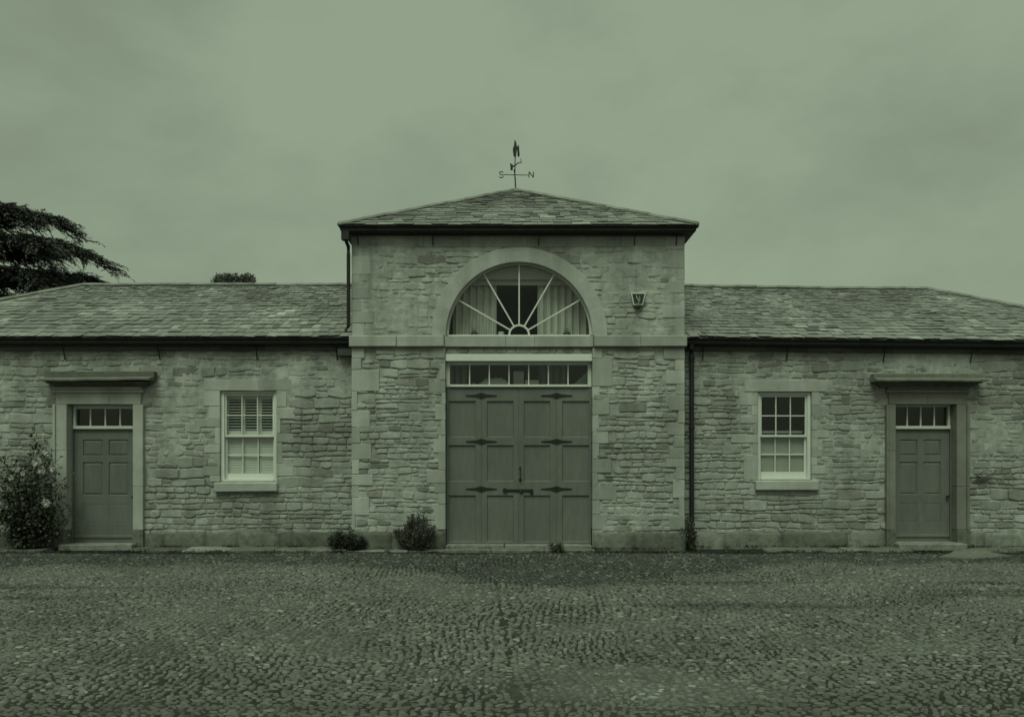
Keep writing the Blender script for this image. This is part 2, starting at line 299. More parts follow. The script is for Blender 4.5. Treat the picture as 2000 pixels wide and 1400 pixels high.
def cobbles():
    nr = np.random.default_rng(11)
    px_, py_ = 0.066, 0.044
    pts = []
    rows = int(9.3/py_)
    y = -9.9; k = 0
    while y < -0.40:
        half = (D + y)*0.70 + 2.6
        n = int(2*half/px_)
        x = -half + (k % 2)*px_*.5 + np.arange(n)*px_
        pts.append(np.stack([x, np.full(n, y)], 1)); y += py_; k += 1
    P = np.concatenate(pts)
    # warp the rows into curves, take the local direction from the warp
    def warp(P):
        x, y = P[:, 0], P[:, 1]
        wx = 0.10*np.sin(1.3*y+1.1*np.sin(0.9*x)+.4) + 0.04*np.sin(2.6*y-2.0*x)
        wy = 0.12*np.sin(1.2*x+0.8*np.sin(1.1*y)) + 0.05*np.sin(2.7*x+1.5*y+1)
        return np.stack([x+wx, y+wy], 1)
    Q = warp(P); Q2 = warp(P + np.array([0.02, 0]))
    ang = np.arctan2(Q2[:, 1]-Q[:, 1], Q2[:, 0]-Q[:, 0])
    n = len(Q)
    Q = Q + nr.normal(0, 1, (n, 2))*np.array([0.013, 0.008])
    ang = ang + nr.normal(0, 0.28, n)
    patch = np.array([mnoise.noise((a*0.8, b*0.8, 4.0)) for a, b in Q]); ang += np.where(patch > 0.22, nr.normal(0.8, 0.5, n), 0.0)
    keep = (Q[:, 1] < -0.42) & (Q[:, 1] > -10.2)
    # the two drain grooves running to the carriage door
    t = (Q[:, 1]+3.6)/-5.2; gx = -0.20 + 0.24*t
    for off, hw_ in ((0.0, .016), (0.13, .006)):
        keep &= ~((np.abs(Q[:, 0]-gx-off) < hw_) & (Q[:, 1] < -3.3))
    Q = Q[keep]; ang = ang[keep]; n = len(Q)
    a = 0.0335*nr.lognormal(0, 0.22, n); b = 0.019*nr.lognormal(0, 0.18, n); h = 0.017*nr.lognormal(0, 0.2, n)
    K = 9
    th = np.arange(K)*2*np.pi/K
    V = np.zeros((n, 2*K+1, 3)); jit = nr.normal(1, 0.09, (n, K))
    for r_, (s, z) in enumerate(((1.0, -0.45), (0.70, 0.80))):
        u = a[:, None]*s*np.cos(th)*jit; v = b[:, None]*s*np.sin(th)*jit
        V[:, r_*K:(r_+1)*K, 0] = u*np.cos(ang)[:, None] - v*np.sin(ang)[:, None]
        V[:, r_*K:(r_+1)*K, 1] = u*np.sin(ang)[:, None] + v*np.cos(ang)[:, None]
        V[:, r_*K:(r_+1)*K, 2] = h[:, None]*(z + nr.normal(0, 0.10, (n, K)))
    V[:, 2*K, 2] = h
    base = np.array([gz(x, y) for x, y in Q]) - 0.010 + nr.normal(0, 0.004, n)
    V[:, :, 0] += Q[:, 0:1]; V[:, :, 1] += Q[:, 1:2]; V[:, :, 2] += base[:, None]
    f = []
    for i in range(K):
        j = (i+1) % K
        f += [(i, j, K+j), (i, K+j, K+i), (K+i, K+j, 2*K)]
    f = np.array(f)
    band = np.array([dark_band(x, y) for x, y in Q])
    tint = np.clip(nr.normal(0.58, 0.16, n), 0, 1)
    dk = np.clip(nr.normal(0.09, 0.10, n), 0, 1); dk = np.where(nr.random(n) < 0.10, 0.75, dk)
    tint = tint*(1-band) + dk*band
    # the 300 that show largest are things one can pick out: parts of the yard
    d = Q[:, 1] + D; sx = 1000 + Q[:, 0]*F/d; sy = HOR + (EYE - base)*F/d
    size = np.where((sx > 0) & (sx < 2000) & (sy < 1397), a*b/d**3*(h+.01), 0)
    order = np.argsort(-size); big = order[:300]; rest = order[300:]
    for i in big:
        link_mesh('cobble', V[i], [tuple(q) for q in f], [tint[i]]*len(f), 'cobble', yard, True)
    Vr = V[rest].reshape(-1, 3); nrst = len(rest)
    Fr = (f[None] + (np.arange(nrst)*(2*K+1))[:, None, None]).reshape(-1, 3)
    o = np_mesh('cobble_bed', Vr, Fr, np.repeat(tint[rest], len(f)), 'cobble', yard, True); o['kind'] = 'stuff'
    print('cobbles', n)
cobbles()

# ------------------------------------------------------------------ rubble walls
def clip_half(poly, ax, val, keep_less):
    out = []
    for i in range(len(poly)):
        p = poly[i]; q = poly[(i+1) % len(poly)]
        ip = (p[ax] <= val) == keep_less; iq = (q[ax] <= val) == keep_less
        if ip: out.append(p)
        if ip != iq:
            t = (val-p[ax])/(q[ax]-p[ax]); out.append((p[0]+t*(q[0]-p[0]), p[1]+t*(q[1]-p[1])))
    return out
def parea(p): return abs(sum(p[i][0]*p[(i+1) % len(p)][1]-p[(i+1) % len(p)][0]*p[i][1] for i in range(len(p))))/2 if len(p) > 2 else 0
def stone_shape(poly, y0, pro, r):
    """front-facing stone from an outline in x,z: buried edge ring, rounded shoulder, uneven face"""
    n = len(poly); cx = sum(p[0] for p in poly)/n; cz = sum(p[1] for p in poly)/n
    tx, tz = r.uniform(-.06, .06), r.uniform(-.10, .05)
    vs = [(x, y0+0.03, z) for x, z in poly]
    for x, z in poly:
        vs.append((x, y0-pro*0.45+r.uniform(-.002, .002), z))
    for x, z in poly:
        dx, dz = cx-x, cz-z; dl = max(math.hypot(dx, dz), 1e-4); s = min(0.016+r.uniform(0, .008), dl*.35)/dl
        X, Z = x+dx*s, z+dz*s
        vs.append((X, y0-pro-((X-cx)*tx+(Z-cz)*tz)+r.uniform(-.0012, .0012), Z))
    vs.append((cx, y0-pro-r.uniform(0, .0025), cz))
    fs = []
    for i in range(n):
        j = (i+1) % n
        fs += [(i, j, n+j, n+i), (n+i, n+j, 2*n+j, 2*n+i), (2*n+i, 2*n+j, 3*n)]
    return vs, fs
def rubble_wall(bld, y0, xa, xb, za, zb, openings, blocks, seed, arch=None, flush=None, hmul=.80, tb=0.0):
    r = random.Random(seed)
    # mortar sheet, uneven; in places it stands flush with the stones, in places it is washed out
    step = 0.04
    def axis(a, b, extra):
        s = set(np.round(np.arange(a, b, step), 4)); s.add(b); s |= {e_ for e_ in extra if a < e_ < b}
        return sorted(s)
    xs = axis(xa, xb, [o[0] for o in openings]+[o[1] for o in openings]); zs = axis(za, zb, [o[2] for o in openings]+[o[3] for o in openings])
    fl = flush or (lambda x, z: 0)
    def inside(x, z):
        for o in openings:
            if o[0] < x < o[1] and o[2] < z < o[3]: return True
        if arch and z > arch[1] and math.hypot(x-arch[0], z-arch[1]) < arch[2]: return True
        return False
    def md(x, z):
        return -0.007 + 0.015*mnoise.noise((x*1.3+seed, z*1.3, 0.3)) + 0.008*mnoise.noise((x*6, z*9, seed)) + 0.006*mnoise.noise((x*15, z*22, seed)) + fl(x, z)
    vs = [(x, y0-md(x, z), z) for z in zs for x in xs]; nx = len(xs); fs = []
    for j in range(len(zs)-1):
        for i in range(nx-1):
            if not inside((xs[i]+xs[i+1])/2, (zs[j]+zs[j+1])/2): a = j*nx+i; fs.append((a, a+1, a+nx+1, a+nx))
    wall = link_mesh('wall', vs, fs, [0]*len(fs), 'mortar', bld, True)
    # courses with wandering bed joints
    ph = [r.uniform(0, 6.28) for _ in range(400)]
    def bed(k, x, zk):
        return zk + 0.016*math.sin(x*1.7+ph[k % 400]) + 0.010*math.sin(x*4.3+ph[(k*7+3) % 400]) + 0.006*math.sin(x*9.7+ph[(k*5+1) % 400])
    rows = [za]
    while rows[-1] < zb: rows.append(rows[-1] + hmul*r.choice((0.09, 0.11, 0.12, 0.14, 0.16, 0.19, 0.22, 0.24)))
    stones = []
    def emit(x0, x1, z0f, z1f, jt, c=None):
        sl0, sl1 = r.uniform(-.012, .005), r.uniform(-.005, .012)
        w_ = x1-x0; m_ = [0.0, 0.33, 0.67, 1.0] if w_ > .2 else [0.0, 0.5, 1.0]
        P = []
        hh = z1f((x0+x1)/2)-z0f((x0+x1)/2)
        if hh < 0.035 or w_ < 0.05: return
        cr_ = min(hh, w_)*r.uniform(0.05, 0.24)
        for i, s in enumerate(m_): P.append((x0+w_*s, z0f(x0+w_*s)+jt + (cr_*r.uniform(.3, 1) if s in (0, 1) else 0)))
        P.append((x1+sl1, (z0f(x1)+z1f(x1))/2))
        for s in m_[::-1]: P.append((x0+w_*s, z1f(x0+w_*s)-jt - (cr_*r.uniform(.3, 1) if s in (0, 1) else 0)))
        P.append((x0+sl0, (z0f(x0)+z1f(x0))/2))
        cx = (x0+x1)/2
        k = max(0.5, 1-2*jt/w_)
        P = [(cx+(x-cx)*k+r.uniform(-.006, .006), z+r.uniform(-.005, .005)) for x, z in P]
        P = [(min(max(x, xa+.003), xb-.003), min(max(z, za), zb)) for x, z in P]
        stones.append(P)
    for k in range(len(rows)-1):
        h = rows[k+1]-rows[k]; x = xa - r.uniform(0, .2)
        while x < xb:
            w_ = min(max(h*r.uniform(0.95, 3.0), 0.09), 0.50)*r.uniform(.8, 1.1)
            x1 = x+w_; jt = r.uniform(0.004, 0.010)
            lo = lambda q, k=k: bed(k, q, rows[k]); hi = lambda q, k=k: bed(k+1, q, rows[k+1])
            if h > 0.15 and r.random() < 0.55:
                fr = r.uniform(.36, .64); mid = lambda q, fr=fr, lo=lo, hi=hi: lo(q)*(1-fr)+hi(q)*fr + 0.008*math.sin(q*6+fr*40)
                for (a, b) in ((lo, mid), (mid, hi)):
                    if w_ > 0.22 and r.random() < .5:
                        sx = x+w_*r.uniform(.35, .65); emit(x, sx, a, b, jt); emit(sx, x1, a, b, jt)
                    else: emit(x, x1, a, b, jt)
            else: emit(x, x1, lo, hi, jt)
            x = x1
    done = []
    for P in stones:
        for o in openings:
            bx0 = min(p[0] for p in P); bx1 = max(p[0] for p in P); bz0 = min(p[1] for p in P); bz1 = max(p[1] for p in P)
            if bx1 > o[0] and bx0 < o[1] and bz1 > o[2] and bz0 < o[3]:
                P = max((clip_half(P, 0, o[0]-.004, True), clip_half(P, 0, o[1]+.004, False), clip_half(P, 1, o[2]-.004, True), clip_half(P, 1, o[3]+.004, False)), key=parea)
                if len(P) < 3: break
        if len(P) < 3 or parea(P) < 0.0016: continue
        cx = sum(p[0] for p in P)/len(P); cz = sum(p[1] for p in P)/len(P)
        if arch:
            if cz > arch[1]-.02 and math.hypot(cx-arch[0], cz-arch[1]) < arch[3]-.03: continue
            Q = []
            for p in P:
                d_ = math.hypot(p[0]-arch[0], p[1]-arch[1])
                if p[1] > arch[1]-.05 and d_ < arch[3]-.02: s = (arch[3]-.02)/max(d_, .01); p = (arch[0]+(p[0]-arch[0])*s, arch[1]+(p[1]-arch[1])*s)
                Q.append(p)
            P = Q
        if any(b[0] < cx < b[1] and b[2] < cz < b[3] for b in blocks): continue
        done.append(P)
    parts = []
    for P in done:
        pro = r.uniform(0.004, 0.020)
        cx = sum(p[0] for p in P)/len(P); cz = sum(p[1] for p in P)/len(P)
        t = min(1, max(0, 0.5 + tb + 0.45*mnoise.noise((cx*.6, cz*.6, seed+4)) + r.gauss(0, .15)))
        if r.random() < .05: t = 1.0
        elif r.random() < .06: t = 0.05
        else: t = min(t, 0.92)
        sh = stone_shape(P, y0, pro, r)
        parts.append((seen_area([(x, y0, z) for x, z in P]), sh, t))
    parts.sort(key=lambda q: -q[0])
    for a, (v, f), t in parts[:300]: link_mesh('stone', v, f, [t]*len(f), 'rubble', wall)
    mb = MB()
    for a, (v, f), t in parts[300:]: mb.add(v, f, t)
    if mb.v: o = mb.build('rubble_infill', 'rubble', wall); o['kind'] = 'stuff'
    print('stones', len(parts))
    return wall
def dressed(bld, name, rects, y0, depth=0.3, pro=0.022, m='ashlar', c=0.007, jit=0.004, tint=None):
    for (x0, x1, z0, z1) in rects:
        p = pro + rng.uniform(-.004, .004)
        MB().cbox(x0+.002, x1-.002, y0-p, y0+depth, z0+.002, z1-.002, c, jit, tint).build(name, m, bld)
def rough_slab(x0, x1, yf, yb, z0, z1):
    """worn block: a bumpy front that rolls over into an uneven, sloping top"""
    nx = max(3, int((x1-x0)/.11)); prof = [(0.0, 0.0), (0.0, .3), (.004, .6), (.014, .85), (.04, .98), (1.0, 1.03)]; vs = []; fs = []; m_ = len(prof)
    for i in range(nx+1):
        x = x0+(x1-x0)*i/nx; e_ = .010 if i in (0, nx) else 0
        for a, b in prof:
            y = yf+(yb-yf)*a if a == 1.0 else yf+a+e_
            z = z0+(z1-z0)*b; y -= .014*mnoise.noise((x*5, z*6, 2.5))*(a < 1); z += .014*mnoise.noise((x*3.1, y*3, 7.5))*(b > .5)
            vs.append((x, y, z))
    for i in range(nx):
        for k in range(m_-1): a = i*m_+k; fs.append((a, a+m_, a+m_+1, a+1))
    fs += [tuple(range(m_)), tuple(range(nx*m_, nx*m_+m_))[::-1]]
    return MB().add(vs, fs)
def plinth(bld, xa, xb, y0, z1, gaps):
    x = xa
    while x < xb-.05:
        x1 = min(xb, x+rng.uniform(.45, 1.25))
        if xb-x1 < .3: x1 = xb
        segs = [(x, x1)]
        for g in gaps:
            ns = []
            for s in segs:
                if g[1] <= s[0] or g[0] >= s[1]: ns.append(s); continue
                if g[0]-s[0] > .05: ns.append((s[0], g[0]))
                if s[1]-g[1] > .05: ns.append((g[1], s[1]))
            segs = ns
        for s in segs:
            rough_slab(s[0]+.002, s[1]-.002, y0-.045-rng.uniform(0, .012), y0+.1, GZ-.1, z1-rng.uniform(0, .035)).build('plinth_stone', 'plinth', bld, True)
        x = x1

# ------------------------------------------------------------------ roofs
def slates(roof, O, ax, up, n, lfn, rfn, S, e0, e1, w0, w1, seed, warp=None, keep=300):
    r = random.Random(seed); O, ax, up, n = map(Vector, (O, ax, up, n)); out = []
    k = 2*S/(e0+e1); rows = max(2, round(k)); s = 0.0; sc = S/sum(e0+(e1-e0)*i/(rows-1) for i in range(rows))
    for i in range(rows):
        f_ = i/(rows-1); e_ = (e0+(e1-e0)*f_)*sc; wd = w0+(w1-w0)*f_
        x = lfn(s)-r.uniform(0, wd)
        while x < rfn(s):
            ww = wd*r.uniform(.62, 1.45); top = min(s+e_*1.3, S-.002); g = r.uniform(.002, .006)
            xl0, xr0 = max(x+g, lfn(s)), min(x+ww-g, rfn(s)); xl1, xr1 = max(x+g, lfn(top)), min(x+ww-g, rfn(top))
            if xr0-xl0 > .03:
                if xr1-xl1 < .01: mm = min(max((xl0+xr0)/2, lfn(top)), rfn(top)); xl1, xr1 = mm-.004, mm+.004
                j = lambda a=.006: r.uniform(-a, a)
                th = r.uniform(.008, .013); lift = r.uniform(.012, .028); lo = s-.014+j(.026)
                sl = j(.016)
                q = [(xl0, lo-sl, lift), (xr0, lo+sl, lift+j(.005)), (xr1, top, .001), (xl1, top, .001)]
                vs = [O+ax*a+up*b+n*c for a, b, c in q] + [O+ax*a+up*b+n*(c+th) for a, b, c in q]
                vs = [tuple(v) for v in vs]
                if warp: vs = [warp(v) for v in vs]
                cx = vs[0]
                t = min(1, max(0, .50+.30*mnoise.noise((cx[0]*.8, cx[1]*.8, seed))+r.gauss(0, .11)))
                if r.random() < .07: t = min(1, t+.22)
                if r.random() < .06: t = 0.04
                vis = [vs[4], vs[5], tuple(Vector(vs[5]).lerp(Vector(vs[6]), .75)), tuple(Vector(vs[4]).lerp(Vector(vs[7]), .75))]
                out.append((seen_area(vis), vs, t))
            x += ww
        s += e_
    fs = [(3,2,1,0),(4,5,6,7),(0,1,5,4),(1,2,6,5),(2,3,7,6),(3,0,4,7)]
    out.sort(key=lambda q: -q[0])
    for a, v, t in out[:keep]: link_mesh('slate', v, fs, [t]*6, 'slate', roof)
    mb = MB()
    for a, v, t in out[keep:]: mb.add(v, fs, t)
    if mb.v: o = mb.build('slate_field', 'slate', roof); o['kind'] = 'stuff'
    print('slates', len(out))
def ridge_line(roof, name, p, q, r=0.085, seg=0.5, warp=None, m='ridge'):
    p = Vector(p); q = Vector(q); n = max(1, round((q-p).length/seg)); d = (q-p).normalized()
    side = d.cross(Vector((0, 0, 1))).normalized(); upv = side.cross(d).normalized()
    for i in range(n):
        a = p.lerp(q, i/n)+d*.004; b = p.lerp(q, (i+1)/n)-d*.004; K = 6; vs = []
        lift = rng.uniform(0, .010)
        for c in (a, b):
            for k in range(K+1):
                an = math.pi*k/K; vs.append(c+side*math.cos(an)*r+upv*(math.sin(an)*r*.75-.02+lift))
        fs = [(k, k+1, k+K+2, k+K+1) for k in range(K)] + [tuple(range(K+1))[::-1], tuple(range(K+1, 2*K+2))]
        MB().add(vs, fs).build(name, m, roof, True, warp)
GUT = [(-.02, -.11), (.10, -.12), (.13, -.09), (.135, -.05), (.165, -.02), (.17, .0), (.155, .0), (.12, -.03), (.03, -.05), (-.02, -.05)]
def gutter(bld, xl, xr, yf, yb, ztop, left=True, right=True, warp=None):
    """moulded iron gutter along the front, returning along the free ends; offsets measured outward from the eave board"""
    vs = []; fs = []; m = len(GUT)
    rings = 0
    def ring(f):
        nonlocal rings
        vs.extend(f(o, z) for o, z in GUT); rings += 1
    if left: ring(lambda o, z: (xl-o, yb, ztop+z)); ring(lambda o, z: (xl-o, yf-o, ztop+z))
    else: ring(lambda o, z: (xl, yf-o, ztop+z))
    nmid = 14; 
    for i in range(1, nmid): xx = xl+(xr-xl)*i/nmid; ring(lambda o, z, xx=xx: (xx, yf-o, ztop+z))
    if right: ring(lambda o, z: (xr+o, yf-o, ztop+z)); ring(lambda o, z: (xr+o, yb, ztop+z))
    else: ring(lambda o, z: (xr, yf-o, ztop+z))
    for i in range(rings-1):
        for k in range(m): a = i*m+k; b = i*m+(k+1) % m; fs.append((a, a+m, b+m, b))
    fs += [tuple(range(m)), tuple(range((rings-1)*m, rings*m))[::-1]]
    return MB().add(vs, fs, 0).build('gutter', 'iron', bld, False, warp)

# ------------------------------------------------------------------ windows, doors
def room(bld, x0, x1, z0, z1, op, y0, y1, m='room', ceil=None):
    """closed room behind an opening op=(x0,x1,z0,z1): five inner faces and a front wall with a hole"""
    mb = MB(); a = op
    V = [(x0,y0,z0),(x1,y0,z0),(x1,y1,z0),(x0,y1,z0),(x0,y0,z1),(x1,y0,z1),(x1,y1,z1),(x0,y1,z1)]
    mb.add(V, [(0,1,2,3),(3,2,6,7),(0,3,7,4),(2,1,5,6)], 0)
    mb.add([(a[0],y0,a[2]),(a[1],y0,a[2]),(a[1],y0,a[3]),(a[0],y0,a[3]),(x0,y0,z0),(x1,y0,z0),(x1,y0,z1),(x0,y0,z1)], [(4,0,1,5),(5,1,2,6),(6,2,3,7),(7,3,0,4)], 0)
    o = mb.build('interior', m, bld)
    MB().add([(x0,y0,z1-.001),(x1,y0,z1-.001),(x1,y1,z1-.001),(x0,y1,z1-.001)], [(0,1,2,3)], 0).build('ceiling', ceil or m, bld)
    return o
def reveal(bld, op, y0, y1, m='ashlar'):
    """inner faces of an opening through the wall"""
    x0, x1, z0, z1 = op; t = .06; mb = MB()
    mb.box(x0-t, x0, y0, y1, z0-t, z1+t); mb.box(x1, x1+t, y0, y1, z0-t, z1+t); mb.box(x0, x1, y0, y1, z1, z1+t); mb.box(x0, x1, y0, y1, z0-t, z0)
    return mb.build('reveal', m, bld)
def bar(parent, x0, x1, y0, y1, z0, z1, name='glazing_bar', m='white', c=.004): return MB().cbox(x0, x1, y0, y1, z0, z1, c).build(name, m, parent)
def pane(parent, x0, x1, y, z0, z1):
    a = rng.uniform(-.0015, .0015)
    return MB().box(x0-.004, x1+.004, y, y+.003, z0-.004, z1+.004, 0).build('pane', 'glass', parent)
def sash_window(bld, px0, px1, py0, py1, meet, y0):
    """six over six sash, positions read on the wall plane"""
    x0, x1, z1, z0 = fx(px0, y0), fx(px1, y0), fz(py0, y0), fz(py1, y0)
    yf = y0+.04; zm = fz(meet, y0)
    fr = MB(); t = .06
    fr.cbox(x0, x0+t, yf, yf+.14, z0, z1, .005); fr.cbox(x1-t, x1, yf, yf+.14, z0, z1, .005); fr.cbox(x0+t, x1-t, yf+.002, yf+.14, z1-.05, z1, .005); fr.cbox(x0+t, x1-t, yf-.03, yf+.14, z0, z0+.035, .005)
    win = fr.build('window', 'white', bld)
    xa, xb = x0+t, x1-t
    for (a, b, yy, name) in ((zm-.012, z1-.05, yf+.03, 'upper_sash'), (z0+.035, zm+.03, yf+.075, 'lower_sash')):
        s = MB(); st = .034; br = .11 if name == 'lower_sash' else .042; tr = .04
        s.cbox(xa, xa+st, yy, yy+.04, a, b, .004); s.cbox(xb-st, xb, yy, yy+.04, a, b, .004)
        s.cbox(xa+st, xb-st, yy-.003, yy+.04, a, a+br, .004); s.cbox(xa+st, xb-st, yy+.001, yy+.04, b-tr, b, .004)
        s.build(name, 'white', win)
        ga, gb, gl, gr_ = a+br, b-tr, xa+st, xb-st; W_ = (gr_-gl)/3; zc = (ga+gb)/2; h_ = .010
        for i in (1, 2): bar(win, gl+W_*i-h_, gl+W_*i+h_, yy+.004, yy+.034, ga, gb)
        for i in range(3):
            xl = gl+W_*i+(h_ if i else 0); xr = gl+W_*(i+1)-(h_ if i < 2 else 0)
            bar(win, xl, xr, yy+.006, yy+.032, zc-h_, zc+h_)
            pane(win, xl, xr, yy+.022, ga, zc-h_); pane(win, xl, xr, yy+.022, zc+h_, gb)
    return win, (xa, xb, z0, zm, z1, yf)
def fielded(mb, x0, x1, z0, z1, y, rec=.014, bev=.035, raise_=.010):
    """raised and fielded panel set back in its frame"""
    q = [(0, 0), (bev*.25, rec), (bev, rec-raise_)]
    vs = []
    for o, d_ in q: vs += [(x0+o, y+d_, z0+o), (x1-o, y+d_, z0+o), (x1-o, y+d_, z1-o), (x0+o, y+d_, z1-o)]
    fs = [(8,9,10,11)]
    for r_ in range(2):
        for i in range(4): a = r_*4+i; b = r_*4+(i+1) % 4; fs.append((a, b, b+4, a+4))
    mb.add(vs, fs)
def cottage_door(bld, px0, px1, tr0, tr1, pyb, y0, mirror, lower_flush=True):
    """transom light over a six-panel door, set back in the stone surround. px0..px1 opening on plane y0"""
    yd = y0+.15
    x0, x1 = fx(px0, y0), fx(px1, y0); zt = fz(tr0, y0); zb = fz(pyb, yd)
    ztr = fz(tr1, yd)
    # frame and transom light
    fr = MB(); t = .022
    fr.cbox(x0, x0+t, yd-.03, yd+.08, zb, zt, .005); fr.cbox(x1-t, x1, yd-.03, yd+.08, zb, zt, .005)
    door = fr.build('door', 'door', bld)
    tl = MB(); za, zc = ztr+.07, zt
    tl.cbox(x0+t, x1-t, yd-.045, yd+.06, ztr, ztr+.06, .008)
    tl.cbox(x0+t, x0+t+.035, yd-.02, yd+.05, ztr+.06, zt, .004); tl.cbox(x1-t-.035, x1-t, yd-.02, yd+.05, ztr+.06, zt, .004); tl.cbox(x0+t+.035, x1-t-.035, yd-.018, yd+.05, zt-.07, zt, .004)
    tw = tl.build('transom_window', 'white', bld)
    ga, gb = x0+t+.035, x1-t-.035; W_ = (gb-ga)/4
    for i in (1, 2, 3): bar(tw, ga+W_*i-.011, ga+W_*i+.011, yd-.012, yd+.03, ztr+.06, zt-.07)
    for i in range(4): pane(tw, ga+W_*i+(.011 if i else 0), ga+W_*(i+1)-(.011 if i < 3 else 0), yd+.015, ztr+.06, zt-.07)
    # leaf
    la, lb = x0+t+.004, x1-t-.004; zt2 = ztr-.006; H = zt2-zb; yl = yd+.01
    st = .12*(lb-la)/1.0+.02; mid = .11; cxm = (la+lb)/2
    rows = [(.09, .235), (.29, .585), (.66, .83)]       # panel rows as fractions from the top
    lf = MB()
    lf.box(la, la+st, yl, yl+.045, zb, zt2); lf.box(lb-st, lb, yl, yl+.045, zb, zt2)
    fr_ = [0]+[v for r_ in rows for v in r_]+[1]
    for i in range(0, len(fr_), 2): lf.box(la+st, lb-st, yl, yl+.045, zt2-H*fr_[i+1], zt2-H*fr_[i])
    for a, b in rows: lf.box(cxm-mid/2, cxm+mid/2, yl, yl+.045, zt2-H*b, zt2-H*a)
    lf.build('leaf', 'door', door)
    for k, (a, b) in enumerate(rows):
        for (p, q) in ((la+st, cxm-mid/2), (cxm+mid/2, lb-st)):
            mb = MB()
            if k == 2: fielded(mb, p, q, zt2-H*b, zt2-H*a, yl+.0005, .006, .02, .004)
            else: fielded(mb, p, q, zt2-H*b, zt2-H*a, yl+.0005, .020, .045, .013)
            mb.build('panel', 'door', door)
    MB().cbox(la, lb, yl-.022, yl-.0005, zb+H*.035, zb+H*.06, .008).build('weather_bar', 'door', door)
    kx = lb-.05
    k = MB(); k.tube([(kx, yl, zb+H*.40), (kx, yl-.03, zb+H*.40)], .010, 8); k.tube([(kx, yl-.03, zb+H*.40), (kx, yl-.055, zb+H*.40), (kx, yl-.065, zb+H*.40)], [.026, .03, .012], 8)
    k.build('knob', 'iron', door)
    if mirror:
        MB().cbox(lb-.045, lb-.01, yl-.03, yl-.001, zb+H*.60, zb+H*.67, .006).build('lock_plate', 'iron', door)
        MB().cbox(lb-.045, lb-.01, yl-.03, yl-.001, zb+H*.50, zb+H*.56, .006).build('lock_plate', 'iron', door)
    return (x0, x1, zb, zt, yd)

# ================================================================== carriage house (centre)
XL, XR = fx(687), fx(1337)
house = thing('carriage_house', 'tall central stone carriage house with arched fanlight, double doors and pyramid slate roof', 'building', ((XL+XR)/2, 0, GZ))
acx, acz = fx(1014), fz(656); RI, RO = 1.335, 1.605
dx0, dx1 = fx(870), fx(1157)
ztop = fz(461)
op_door = (dx0, dx1, GZ, fz(678))
blocks = []
qL = [(462,483,722),(483,500,701),(500,537,724),(537,560,703),(560,584,722),(584,608,706),(608,632,730),(632,656,712),
      (680,700,712),(700,722,706),(722,764,741),(764,802,698),(802,834,723),(834,866,704),(866,897,726),(897,926,702),(926,948,729),(948,971,701),(971,1006,722),(1006,1034,694)]
qR = [(462,488,1298),(488,525,1302),(525,548,1322),(548,573,1308),(573,598,1326),(598,621,1294),(621,656,1318),
      (680,702,1296),(702,724,1318),(724,750,1300),(750,771,1320),(771,802,1306),(802,826,1324),(826,850,1303),(850,873,1316),(873,896,1306),(896,912,1300),(912,936,1320),(936,972,1314),(972,1008,1325),(1008,1034,1306)]
jL = [(680,710,846),(710,742,858),(742,766,848),(766,790,862),(790,820,850),(820,850,860),(850,884,846),(884,918,856),(918,944,833),(944,962,848),(962,984,856),(984,1034,842)]
jR = [(680,700,1176),(700,755,1196),(755,778,1172),(778,810,1190),(810,843,1170),(843,866,1188),(866,896,1170),(896,923,1194),(923,948,1168),(948,976,1204),(976,1004,1172),(1004,1034,1186)]
rq = [(XL, fx(c), fz(b), fz(a)) for a, b, c in qL] + [(fx(c), XR, fz(b), fz(a)) for a, b, c in qR]
rj = [(fx(c), dx0, fz(b), fz(a)) for a, b, c in jL] + [(dx1, fx(c), fz(b), fz(a)) for a, b, c in jR]
wall_c = rubble_wall(house, 0, XL+.01, XR-.01, GZ, ztop, [op_door], rq+rj+[(XL, XR, fz(679), fz(655))], 3, tb=.17, arch=(acx, acz-.01, 1.45, 1.50), flush=lambda x, z: .017 if z > 3.6 else .004)
dressed(house, 'quoin', rq, 0, .28, .020)
dressed(house, 'jamb_stone', rj, 0, .30, .016)
for (a, b) in ((XL-.02, XL+.3), (XR-.3, XR+.02)):
    MB().box(a+.04, b-.04, .29, 6.2, GZ, ztop).build('side_wall', 'rubble', house)
MB().box(XL+.05, XR-.05, 6.2, 6.5, GZ, ztop).build('back_wall', 'rubble', house)
# cut-stone frieze course right under the eave
x = fx(724)
while x < fx(1296):
    x1 = min(fx(1296), x+rng.uniform(.5, 1.1))
    if fx(1296)-x1 < .3: x1 = fx(1296)
    MB().cbox(x+.004, x1-.004, -.018, .1, fz(483), fz(461), .008, .004, rng.uniform(0, .35)).build('frieze_stone', 'ashlar', house); x = x1
# arch ring of nine wedge stones
NV = 9
for i in range(NV):
    a0 = math.pi*i/NV+.0006; a1 = math.pi*(i+1)/NV-.0006; K = 7; vs = []; fs = []
    pr = .030+rng.uniform(-.0008, .0008)
    prof = [(RI, .26), (RI, -pr+.008), (RI+.008, -pr), (RO-.008, -pr), (RO, -pr+.008), (RO, .05)]
    for k in range(K):
        an = a0+(a1-a0)*k/(K-1)
        for r_, y in prof: vs.append((acx+r_*math.cos(an), y, acz+.004+r_*math.sin(an)))
    m_ = len(prof)
    for k in range(K-1):
        for q in range(m_-1): a = k*m_+q; fs.append((a, a+1, a+m_+1, a+m_))
    fs += [tuple(range(m_))[::-1], tuple(range((K-1)*m_, K*m_))]
    MB().add(vs, fs, rng.uniform(.6, .8)).build('arch_stone', 'ashlar', house)
